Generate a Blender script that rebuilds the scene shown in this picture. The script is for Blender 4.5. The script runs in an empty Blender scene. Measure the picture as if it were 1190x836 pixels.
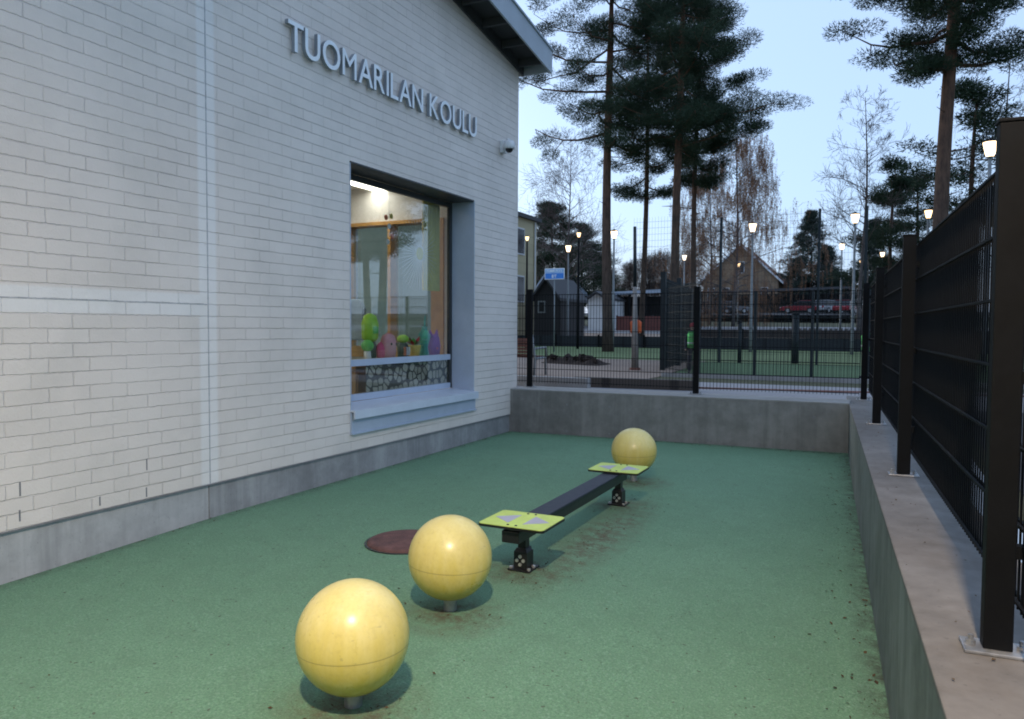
import bpy, bmesh, math, random
import numpy as np
from mathutils import Vector, Matrix, noise
R = math.radians
C = bpy.context.scene
COL = C.collection

# ------------------------------------------------------------------ camera, world, sun, exposure
FPX, CAMZ = 877.0, 1.70
PITCH, ROLL, YAW = R(2.4915), R(-0.3243), R(25.7833)
cam = bpy.data.cameras.new('camera'); co = bpy.data.objects.new('camera', cam); COL.objects.link(co)
cam.sensor_width = 36; cam.lens = 36 * FPX / 1190; cam.clip_start = .05; cam.clip_end = 2000
co.matrix_world = (Matrix.Translation((0, 0, CAMZ)) @ Matrix.Rotation(YAW, 4, 'Z') @ Matrix.Rotation(R(90) - PITCH, 4, 'X')
                   @ Matrix.Rotation(-ROLL, 4, 'Z'))
C.camera = co
W = bpy.data.worlds.new('World'); C.world = W; W.use_nodes = True
SUN_EL, SUN_AZ = R(9), R(-62)          # low sun, far left behind the school, under cloud
nt = W.node_tree; bg = nt.nodes['Background']
sky = nt.nodes.new('ShaderNodeTexSky'); sky.sky_type = 'NISHITA'; sky.sun_disc = False
sky.sun_elevation = SUN_EL; sky.sun_rotation = SUN_AZ
sky.air_density = 1.0; sky.dust_density = 3.0; sky.ozone_density = 4.0
mixw = nt.nodes.new('ShaderNodeMix'); mixw.data_type = 'RGBA'; mixw.inputs[0].default_value = .55
mixw.inputs[7].default_value = (3.5, 4.6, 6.5, 1)                 # even blue grey cloud layer over the clear sky
nt.links.new(sky.outputs[0], mixw.inputs[6]); nt.links.new(mixw.outputs[2], bg.inputs[0])
bg.inputs[1].default_value = .10
sl = bpy.data.lights.new('sun', 'SUN'); sl.energy = .5; sl.angle = R(40); sl.color = (1, .93, .85)
so = bpy.data.objects.new('sun', sl); COL.objects.link(so)
sd = Vector((math.sin(SUN_AZ) * math.cos(SUN_EL), math.cos(SUN_AZ) * math.cos(SUN_EL), math.sin(SUN_EL)))
so.rotation_euler = (-sd).to_track_quat('-Z', 'Y').to_euler()
C.view_settings.view_transform = 'Standard'; C.view_settings.look = 'None'
C.view_settings.exposure = 1.33; C.view_settings.gamma = 1; C.view_settings.use_curve_mapping = False
C.cycles.use_denoising = True; C.cycles.max_bounces = 8; C.cycles.transparent_max_bounces = 24
C.cycles.sample_clamp_indirect = 4; C.cycles.caustics_reflective = False; C.cycles.caustics_refractive = False
C.cycles.filter_width = 1.9
random.seed(7)

# ------------------------------------------------------------------ surveying helpers (photo survey -> metres)
def ray(px, py):
    x3, y3 = (px - 595) / FPX, (py - 418) / FPX
    xc = x3 * math.cos(ROLL) + y3 * math.sin(ROLL); y2 = -x3 * math.sin(ROLL) + y3 * math.cos(ROLL)
    yc = y2 * math.cos(PITCH) + math.sin(PITCH); zc = -y2 * math.sin(PITCH) + math.cos(PITCH)
    return Vector((xc * math.cos(YAW) - zc * math.sin(YAW), xc * math.sin(YAW) + zc * math.cos(YAW), -yc))
def onY(px, py, Y): r = ray(px, py); return r * (Y / r.y) + Vector((0, 0, CAMZ))
def onZ(px, py, Z): r = ray(px, py); return r * ((Z - CAMZ) / r.z) + Vector((0, 0, CAMZ))
def onX(px, py, X): r = ray(px, py); return r * (X / r.x) + Vector((0, 0, CAMZ))
def lerp(a, b, t): return a + (b - a) * t
def interp(x, pts):
    if x <= pts[0][0]: return pts[0][1]
    for (a, va), (b, vb) in zip(pts, pts[1:]):
        if x <= b: return lerp(va, vb, (x - a) / (b - a))
    return pts[-1][1]
def ground_z(y): return interp(y, [(0, .60), (40, .62), (48, 1.0), (65, 1.75), (95, 2.9), (140, 4.2), (260, 5.0)])
def floor_z(x, y):
    zl = interp(y, [(-8, -.16), (3, -.10), (4.9, -.046), (11, -.012)]); zr = interp(y, [(-8, -.16), (3.9, -.142), (9.4, -.10), (11.2, 0.015)])
    zl, zr = zl, zr
    if x < -2.2: return zl * min(1, max(0, (-2.2 - x) / 3.17)) ** 1.6
    return zr * min(1, max(0, (x + 2.2) / 2.2)) ** 1.6

# ------------------------------------------------------------------ materials
MATS = {}
def new_mat(name):
    m = bpy.data.materials.new(name); m.use_nodes = True
    return m, m.node_tree, m.node_tree.nodes['Principled BSDF']
def N(t, kind, **kw):
    n = t.nodes.new(kind)
    for k, v in kw.items(): setattr(n, k, v)
    return n
def L(t, a, b): t.links.new(a, b)
def pos(t): return N(t, 'ShaderNodeNewGeometry').outputs['Position']
def objc(t): return N(t, 'ShaderNodeTexCoord').outputs['Object']
def noise_tex(t, vec, scale, detail=4, rough=.55):
    n = N(t, 'ShaderNodeTexNoise'); n.inputs['Scale'].default_value = scale; n.inputs['Detail'].default_value = detail
    n.inputs['Roughness'].default_value = rough; L(t, vec, n.inputs['Vector']); return n.outputs['Fac']
def ramp(t, fac, stops):
    n = N(t, 'ShaderNodeValToRGB'); e = n.color_ramp.elements
    while len(e) < len(stops): e.new(.5)
    for el, (p, c) in zip(e, stops): el.position = p; el.color = (*c, 1) if len(c) == 3 else c
    L(t, fac, n.inputs[0]); return n.outputs[0]
def mixc(t, fac, a, b, mode='MIX'):
    n = N(t, 'ShaderNodeMix', data_type='RGBA', blend_type=mode)
    for s, v in ((0, fac), (6, a), (7, b)):
        if isinstance(v, (int, float)): n.inputs[s].default_value = v
        elif isinstance(v, tuple): n.inputs[s].default_value = (*v, 1)
        else: L(t, v, n.inputs[s])
    return n.outputs[2]
def math_n(t, op, a, b=None, clamp=False):
    n = N(t, 'ShaderNodeMath', operation=op, use_clamp=clamp)
    for i, v in enumerate((a, b)):
        if v is None: continue
        if isinstance(v, (int, float)): n.inputs[i].default_value = v
        else: L(t, v, n.inputs[i])
    return n.outputs[0]
def bump(t, b, h, dist=.004, strength=1.0, nrm=None):
    n = N(t, 'ShaderNodeBump'); n.inputs['Distance'].default_value = dist; n.inputs['Strength'].default_value = strength
    L(t, h, n.inputs['Height'])
    if nrm: L(t, nrm, n.inputs['Normal'])
    L(t, n.outputs[0], b.inputs['Normal']); return n.outputs[0]
def mul(c, k): return tuple(min(1, x * k) for x in c)
def pm(name, col, rough=.6, var=.2, scale=6, bmp=0.0, metal=0, spec=.5, coords=objc, fine=40):
    if name in MATS: return MATS[name]
    m, t, b = new_mat(name); v = coords(t)
    n1 = noise_tex(t, v, scale, 5); n2 = noise_tex(t, v, fine, 3)
    f = math_n(t, 'ADD', math_n(t, 'MULTIPLY', n1, .7), math_n(t, 'MULTIPLY', n2, .3))
    c = ramp(t, f, [(.3, mul(col, 1 - var)), (.7, mul(col, 1 + var))]); L(t, c, b.inputs['Base Color'])
    b.inputs['Roughness'].default_value = rough; b.inputs['Metallic'].default_value = metal
    b.inputs['Specular IOR Level'].default_value = spec
    L(t, math_n(t, 'ADD', math_n(t, 'MULTIPLY', n1, .25), rough - .12, True), b.inputs['Roughness'])
    if bmp: bump(t, b, n2, bmp)
    MATS[name] = m; return m
def emit(name, col, strength):
    if name in MATS: return MATS[name]
    m, t, b = new_mat(name); b.inputs['Base Color'].default_value = (*mul(col, .8), 1)
    b.inputs['Emission Color'].default_value = (*col, 1); b.inputs['Emission Strength'].default_value = strength
    MATS[name] = m; return m

def mat_brick():
    m, t, b = new_mat('painted_brick'); p = pos(t)
    s = N(t, 'ShaderNodeSeparateXYZ'); L(t, p, s.inputs[0]); y, z = s.outputs[1], s.outputs[2]
    wob = math_n(t, 'MULTIPLY', math_n(t, 'SUBTRACT', noise_tex(t, p, 2.2, 2), .5), .012)
    rag = math_n(t, 'MULTIPLY', math_n(t, 'SUBTRACT', noise_tex(t, p, 22, 4, .65), .5), .016)
    zz = math_n(t, 'ADD', math_n(t, 'ADD', math_n(t, 'SUBTRACT', z, 1.882 - .1075 * 40), wob), rag)
    c = N(t, 'ShaderNodeCombineXYZ'); L(t, math_n(t, 'ADD', math_n(t, 'ADD', y, 40.03), rag), c.inputs[0]); L(t, zz, c.inputs[1])
    br = N(t, 'ShaderNodeTexBrick', offset=.41, offset_frequency=2, squash=1.0)
    br.inputs['Scale'].default_value = 1; br.inputs['Brick Width'].default_value = .315; br.inputs['Row Height'].default_value = .1075
    br.inputs['Mortar Size'].default_value = .0055; br.inputs['Mortar Smooth'].default_value = .6; br.inputs['Bias'].default_value = 0
    br.inputs['Color1'].default_value = (0, 0, 0, 1); br.inputs['Color2'].default_value = (1, 1, 1, 1); br.inputs['Mortar'].default_value = (.5, .5, .5, 1)
    L(t, c.outputs[0], br.inputs['Vector'])
    per = br.outputs['Color']
    bedf = math_n(t, 'ABSOLUTE', math_n(t, 'SUBTRACT', math_n(t, 'FRACT', math_n(t, 'DIVIDE', zz, .1075)), .5))
    bed = math_n(t, 'MULTIPLY', math_n(t, 'SUBTRACT', bedf, .43), 30, True)
    soft = ramp(t, noise_tex(t, p, 1.7, 3), [(.35, (.55, .55, .55)), (.65, (1, 1, 1))])
    fac = math_n(t, 'MULTIPLY', math_n(t, 'MULTIPLY', br.outputs['Fac'], math_n(t, 'ADD', math_n(t, 'MULTIPLY', bed, .42), .58)), soft)
    big = noise_tex(t, p, .55, 4); mid = noise_tex(t, p, 5, 4); fine = noise_tex(t, p, 60, 4)
    base = ramp(t, big, [(.3, (.72, .650, .592)), (.7, (.81, .742, .680))])
    base = mixc(t, math_n(t, 'MULTIPLY', per, .26), base, (.64, .572, .515))
    base = mixc(t, math_n(t, 'MULTIPLY', mid, .22), base, (.63, .575, .54))
    # joints: painted over, darker only where the paint is thin
    thin = ramp(t, noise_tex(t, p, 3.1, 3), [(.38, (.02, .02, .02)), (.68, (.55, .55, .55))])
    base = mixc(t, math_n(t, 'MULTIPLY', fac, thin), base, (.41, .385, .36))
    # cleaner repainted strips along the movement joints
    sv = math_n(t, 'SUBTRACT', 1.0, math_n(t, 'DIVIDE', math_n(t, 'ABSOLUTE', math_n(t, 'SUBTRACT', y, 4.887)), .11), True)
    sv = math_n(t, 'MULTIPLY', sv, 4.0, True)
    zh = math_n(t, 'MULTIPLY', math_n(t, 'SUBTRACT', 1.0, math_n(t, 'DIVIDE', math_n(t, 'ABSOLUTE', math_n(t, 'SUBTRACT', z, 1.875)), .105), True), 5.0, True)
    left = math_n(t, 'LESS_THAN', y, 4.887)
    clean = math_n(t, 'MAXIMUM', sv, math_n(t, 'MULTIPLY', zh, left))
    base = mixc(t, math_n(t, 'MULTIPLY', clean, .62), base, (.84, .83, .815))
    # grime under the eave edge and splash near the plinth stay with the paint
    drip = math_n(t, 'MULTIPLY', math_n(t, 'SUBTRACT', noise_tex(t, p, 1.3, 5, .65), .46), 1.0, True)
    base = mixc(t, drip, base, (.45, .43, .39))
    L(t, base, b.inputs['Base Color']); b.inputs['Roughness'].default_value = .72; b.inputs['Specular IOR Level'].default_value = .3
    h = math_n(t, 'SUBTRACT', math_n(t, 'ADD', math_n(t, 'MULTIPLY', per, .55), math_n(t, 'MULTIPLY', fine, .34)),
               math_n(t, 'MULTIPLY', fac, 1.0))
    h = math_n(t, 'ADD', h, math_n(t, 'MULTIPLY', mid, .7))
    bump(t, b, h, .008, 1.0)
    return m
def mat_concrete(name, lo, hi, stain, samt=.5, streak=True, rough=.82):
    if name in MATS: return MATS[name]
    m, t, b = new_mat(name); p = pos(t)
    n1 = noise_tex(t, p, .9, 6, .6); n2 = noise_tex(t, p, 9, 5, .6); n3 = noise_tex(t, p, 120, 3)
    col = ramp(t, math_n(t, 'ADD', math_n(t, 'MULTIPLY', n1, .6), math_n(t, 'MULTIPLY', n2, .4)), [(.32, lo), (.66, hi)])
    if streak:
        mp = N(t, 'ShaderNodeMapping'); mp.inputs['Scale'].default_value = (2.4, 2.4, .16); L(t, p, mp.inputs[0])
        st = ramp(t, noise_tex(t, mp.outputs[0], 1.8, 5, .65), [(.48, (0, 0, 0)), (.72, (1, 1, 1))])
        col = mixc(t, math_n(t, 'MULTIPLY', st, .5), col, mul(hi, 1.3))
        mp2 = N(t, 'ShaderNodeMapping'); mp2.inputs['Scale'].default_value = (3.1, 3.1, .2); mp2.inputs['Location'].default_value = (7, 3, 1); L(t, p, mp2.inputs[0])
        st2 = ramp(t, noise_tex(t, mp2.outputs[0], 1.6, 5, .65), [(.5, (0, 0, 0)), (.75, (1, 1, 1))])
        col = mixc(t, math_n(t, 'MULTIPLY', st2, .5), col, mul(lo, .6))
    sp = ramp(t, noise_tex(t, p, 2.3, 6, .7), [(.45, (0, 0, 0)), (.7, (1, 1, 1))])
    col = mixc(t, math_n(t, 'MULTIPLY', sp, samt), col, stain)
    por = ramp(t, noise_tex(t, p, 45, 2), [(.66, (0, 0, 0)), (.74, (1, 1, 1))])
    col = mixc(t, math_n(t, 'MULTIPLY', por, .35), col, mul(lo, .5))
    L(t, col, b.inputs['Base Color']); b.inputs['Roughness'].default_value = rough; b.inputs['Specular IOR Level'].default_value = .35
    bump(t, b, math_n(t, 'ADD', math_n(t, 'MULTIPLY', n2, .7), math_n(t, 'MULTIPLY', n3, .3)), .005, .6)
    MATS[name] = m; return m
def mat_rubber():
    m, t, b = new_mat('green_rubber'); p = pos(t)
    s = N(t, 'ShaderNodeSeparateXYZ'); L(t, p, s.inputs[0]); x, y = s.outputs[0], s.outputs[1]
    big = noise_tex(t, p, .7, 5, .6); mid = noise_tex(t, p, 6, 5, .6); gr = noise_tex(t, p, 95, 3, .75); gr2 = noise_tex(t, p, 70, 3, .7)
    vor = N(t, 'ShaderNodeTexVoronoi'); vor.inputs['Scale'].default_value = 210; L(t, p, vor.inputs['Vector'])
    col = ramp(t, big, [(.3, (.146, .302, .174)), (.7, (.184, .358, .216))])
    col = mixc(t, ramp(t, gr, [(.36, (0, 0, 0)), (.68, (.85, .85, .85))]), col, (.075, .145, .090))
    col = mixc(t, ramp(t, gr2, [(.52, (0, 0, 0)), (.72, (.7, .7, .7))]), col, (.27, .42, .31))
    col = mixc(t, math_n(t, 'MULTIPLY', ramp(t, mid, [(.45, (0, 0, 0)), (.75, (1, 1, 1))]), .4), col, (.115, .205, .130))
    # brown worn dirt: beside the beam, at the ball posts, along the foot of the walls
    def near(cx, cy, rx, ry):
        dx = math_n(t, 'DIVIDE', math_n(t, 'SUBTRACT', x, cx), rx); dy = math_n(t, 'DIVIDE', math_n(t, 'SUBTRACT', y, cy), ry)
        d = math_n(t, 'SQRT', math_n(t, 'ADD', math_n(t, 'MULTIPLY', dx, dx), math_n(t, 'MULTIPLY', dy, dy)))
        return math_n(t, 'SUBTRACT', 1.0, d, True)
    dirt = near(-1.98, 5.75, .32, 1.75)
    for q in ((-2.08, 2.66, .42, .42), (-2.22, 3.8, .42, .40), (-2.36, 8.0, .5, .45), (-2.15, 4.72, .45, .4), (-2.15, 6.9, .4, .4)):
        dirt = math_n(t, 'MAXIMUM', dirt, near(*q))
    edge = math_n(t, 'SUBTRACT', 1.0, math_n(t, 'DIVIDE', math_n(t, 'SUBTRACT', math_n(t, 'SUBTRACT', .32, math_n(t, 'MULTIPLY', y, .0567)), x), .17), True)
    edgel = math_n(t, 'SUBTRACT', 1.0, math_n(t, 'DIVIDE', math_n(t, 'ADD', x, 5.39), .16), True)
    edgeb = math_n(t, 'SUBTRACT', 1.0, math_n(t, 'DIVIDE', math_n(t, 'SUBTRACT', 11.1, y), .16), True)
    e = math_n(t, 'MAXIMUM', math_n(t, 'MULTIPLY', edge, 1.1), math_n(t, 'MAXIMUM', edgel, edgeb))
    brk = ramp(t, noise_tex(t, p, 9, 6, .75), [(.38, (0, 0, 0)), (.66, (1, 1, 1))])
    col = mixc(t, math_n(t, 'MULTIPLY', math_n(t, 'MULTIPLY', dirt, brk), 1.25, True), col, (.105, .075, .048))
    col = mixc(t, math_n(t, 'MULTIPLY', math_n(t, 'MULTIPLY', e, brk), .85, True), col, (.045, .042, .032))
    spk = ramp(t, noise_tex(t, p, 26, 2, .5), [(.70, (0, 0, 0)), (.74, (1, 1, 1))])
    col = mixc(t, math_n(t, 'MULTIPLY', spk, .7), col, (.06, .055, .04))
    L(t, col, b.inputs['Base Color']); b.inputs['Roughness'].default_value = .78; b.inputs['Specular IOR Level'].default_value = .35
    bump(t, b, math_n(t, 'ADD', vor.outputs['Distance'], math_n(t, 'MULTIPLY', mid, .8)), .004, .7)
    return m
def mat_ball():
    m, t, b = new_mat('weathered_yellow_plastic'); o = objc(t)
    s = N(t, 'ShaderNodeSeparateXYZ'); L(t, o, s.inputs[0]); z = s.outputs[2]
    mp = N(t, 'ShaderNodeMapping'); mp.inputs['Scale'].default_value = (14, 14, 1.6); L(t, o, mp.inputs[0])
    st = noise_tex(t, mp.outputs[0], 1.6, 6, .7); bl = noise_tex(t, o, 4, 5, .6); fn = noise_tex(t, o, 50, 4, .6)
    top_light = math_n(t, 'ADD', math_n(t, 'MULTIPLY', z, 2.0), .42, True)     # lighter top, darker bottom: shading painted into the colour
    col = mixc(t, top_light, (.62, .45, .035), (.80, .71, .29))
    col = mixc(t, math_n(t, 'MULTIPLY', ramp(t, st, [(.4, (0, 0, 0)), (.7, (1, 1, 1))]), .32), col, (.86, .76, .42))
    col = mixc(t, math_n(t, 'MULTIPLY', ramp(t, bl, [(.42, (0, 0, 0)), (.66, (1, 1, 1))]), .5), col, (.60, .47, .12))
    col = mixc(t, math_n(t, 'MULTIPLY', ramp(t, fn, [(.5, (0, 0, 0)), (.8, (1, 1, 1))]), .25), col, (.42, .32, .12))
    ms = N(t, 'ShaderNodeMapping'); ms.inputs['Scale'].default_value = (5, 34, 26); ms.inputs['Rotation'].default_value = (.4, .7, .3); L(t, o, ms.inputs[0])
    scr = ramp(t, noise_tex(t, ms.outputs[0], 1.5, 3, .6), [(.66, (0, 0, 0)), (.72, (1, 1, 1))])
    col = mixc(t, math_n(t, 'MULTIPLY', scr, .35), col, (.34, .27, .12))
    dark_tone = math_n(t, 'MULTIPLY', math_n(t, 'SUBTRACT', -.12, z), 5, True)  # blotchy darker yellow towards the underside
    col = mixc(t, math_n(t, 'MULTIPLY', math_n(t, 'MULTIPLY', dark_tone, bl), .8), col, (.28, .22, .06))
    seam = math_n(t, 'LESS_THAN', math_n(t, 'ABSOLUTE', math_n(t, 'ADD', z, .03)), .0022)
    col = mixc(t, math_n(t, 'MULTIPLY', seam, .6), col, (.30, .22, .06))
    L(t, col, b.inputs['Base Color']); b.inputs['Specular IOR Level'].default_value = .5
    L(t, math_n(t, 'ADD', math_n(t, 'MULTIPLY', bl, .2), .2), b.inputs['Roughness'])
    bump(t, b, math_n(t, 'SUBTRACT', math_n(t, 'MULTIPLY', fn, .2), seam), .0015, .5)
    return m
def mat_glass(name, tint=(.93, .96, .95), refl=1.0):
    m = bpy.data.materials.new(name); m.use_nodes = True; t = m.node_tree; t.nodes.clear()
    out = N(t, 'ShaderNodeOutputMaterial'); mx = N(t, 'ShaderNodeMixShader'); tr = N(t, 'ShaderNodeBsdfTransparent'); gl = N(t, 'ShaderNodeBsdfGlossy')
    tr.inputs[0].default_value = (*tint, 1); gl.inputs['Roughness'].default_value = .004
    lw = N(t, 'ShaderNodeLayerWeight'); lw.inputs['Blend'].default_value = .5
    sch_ = math_n(t, 'ADD', math_n(t, 'MULTIPLY', math_n(t, 'POWER', lw.outputs['Facing'], 3.0), .9), .09)
    L(t, math_n(t, 'MULTIPLY', sch_, 1.0 * refl, True), mx.inputs[0]); L(t, tr.outputs[0], mx.inputs[1]); L(t, gl.outputs[0], mx.inputs[2])
    L(t, mx.outputs[0], out.inputs[0]); return m
def mat_slices():
    m, t, b = new_mat('log_slice_print'); p = pos(t)
    s = N(t, 'ShaderNodeSeparateXYZ'); L(t, p, s.inputs[0]); c = N(t, 'ShaderNodeCombineXYZ'); L(t, s.outputs[1], c.inputs[0]); L(t, s.outputs[2], c.inputs[1])
    v = N(t, 'ShaderNodeTexVoronoi', voronoi_dimensions='2D'); v.inputs['Scale'].default_value = 8.5; v.inputs['Randomness'].default_value = .85; L(t, c.outputs[0], v.inputs['Vector'])
    ve = N(t, 'ShaderNodeTexVoronoi', voronoi_dimensions='2D', feature='DISTANCE_TO_EDGE'); ve.inputs['Scale'].default_value = 8.5; ve.inputs['Randomness'].default_value = .85; L(t, c.outputs[0], ve.inputs['Vector'])
    d = v.outputs['Distance']
    rings = math_n(t, 'MULTIPLY', math_n(t, 'SINE', math_n(t, 'MULTIPLY', d, 70)), .06)
    wood = mixc(t, v.outputs['Color'], (.34, .31, .24), (.62, .57, .46))
    col = mixc(t, math_n(t, 'ADD', rings, .06), wood, (.16, .13, .09))
    col = mixc(t, ramp(t, ve.outputs['Distance'], [(.05, (1, 1, 1)), (.12, (0, 0, 0))]), col, (.05, .048, .036))
    col = mixc(t, ramp(t, d, [(.48, (0, 0, 0)), (.56, (1, 1, 1))]), col, (.045, .043, .034))
    L(t, col, b.inputs['Base Color']); b.inputs['Roughness'].default_value = .7; return m
def mat_bark(name, low, high, z0, z1):
    m, t, b = new_mat(name); p = pos(t); o = objc(t)
    s = N(t, 'ShaderNodeSeparateXYZ'); L(t, o, s.inputs[0])
    f = math_n(t, 'DIVIDE', math_n(t, 'SUBTRACT', s.outputs[2], z0), z1 - z0, True)
    mp = N(t, 'ShaderNodeMapping'); mp.inputs['Scale'].default_value = (7, 7, 1.6); L(t, p, mp.inputs[0])
    n = noise_tex(t, mp.outputs[0], 1.6, 6, .7)
    col = mixc(t, f, low, high); col = mixc(t, ramp(t, n, [(.4, (0, 0, 0)), (.65, (.8, .8, .8))]), col, mul(low, .4))
    L(t, col, b.inputs['Base Color']); b.inputs['Roughness'].default_value = .9; b.inputs['Specular IOR Level'].default_value = .2
    bump(t, b, n, .03, .8); return m
def mat_leaf(name, a, c_):
    m, t, b = new_mat(name); p = pos(t)
    n = noise_tex(t, p, 1.4, 3); n2 = noise_tex(t, p, 9, 2)
    col = ramp(t, math_n(t, 'ADD', math_n(t, 'MULTIPLY', n, .6), math_n(t, 'MULTIPLY', n2, .4)), [(.35, a), (.65, c_)])
    L(t, col, b.inputs['Base Color']); b.inputs['Roughness'].default_value = .75; b.inputs['Specular IOR Level'].default_value = .15
    return m
def mat_turf(name, a, c_, scale=3):
    m, t, b = new_mat(name); p = pos(t)
    n = noise_tex(t, p, scale * .2, 5); n2 = noise_tex(t, p, scale * 9, 4, .7)
    col = ramp(t, math_n(t, 'ADD', math_n(t, 'MULTIPLY', n, .5), math_n(t, 'MULTIPLY', n2, .5)), [(.32, a), (.66, c_)])
    L(t, col, b.inputs['Base Color']); b.inputs['Roughness'].default_value = .9; b.inputs['Specular IOR Level'].default_value = .2
    bump(t, b, n2, .02, .6); return m
def mat_boards(name, col, step=.14, vert=True, gap=.35):
    if name in MATS: return MATS[name]
    m, t, b = new_mat(name); p = pos(t); s = N(t, 'ShaderNodeSeparateXYZ'); L(t, p, s.inputs[0])
    q = math_n(t, 'ADD', s.outputs[0], s.outputs[1]) if vert else s.outputs[2]
    fr = math_n(t, 'FRACT', math_n(t, 'DIVIDE', math_n(t, 'ADD', q, 100), step))
    g = math_n(t, 'LESS_THAN', math_n(t, 'ABSOLUTE', math_n(t, 'SUBTRACT', fr, .5)), .06)
    idx = math_n(t, 'FLOOR', math_n(t, 'DIVIDE', math_n(t, 'ADD', q, 100.0 - 0), step))
    wn = N(t, 'ShaderNodeTexWhiteNoise', noise_dimensions='1D'); L(t, idx, wn.inputs['W'])
    c = mixc(t, math_n(t, 'MULTIPLY', wn.outputs[0], .35), col, mul(col, .6))
    c = mixc(t, math_n(t, 'MULTIPLY', noise_tex(t, p, 3, 4), .3), c, mul(col, .5))
    c = mixc(t, g, c, mul(col, gap)); L(t, c, b.inputs['Base Color']); b.inputs['Roughness'].default_value = .75
    bump(t, b, math_n(t, 'SUBTRACT', 1.0, g), .008, .8)
    MATS[name] = m; return m

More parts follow.
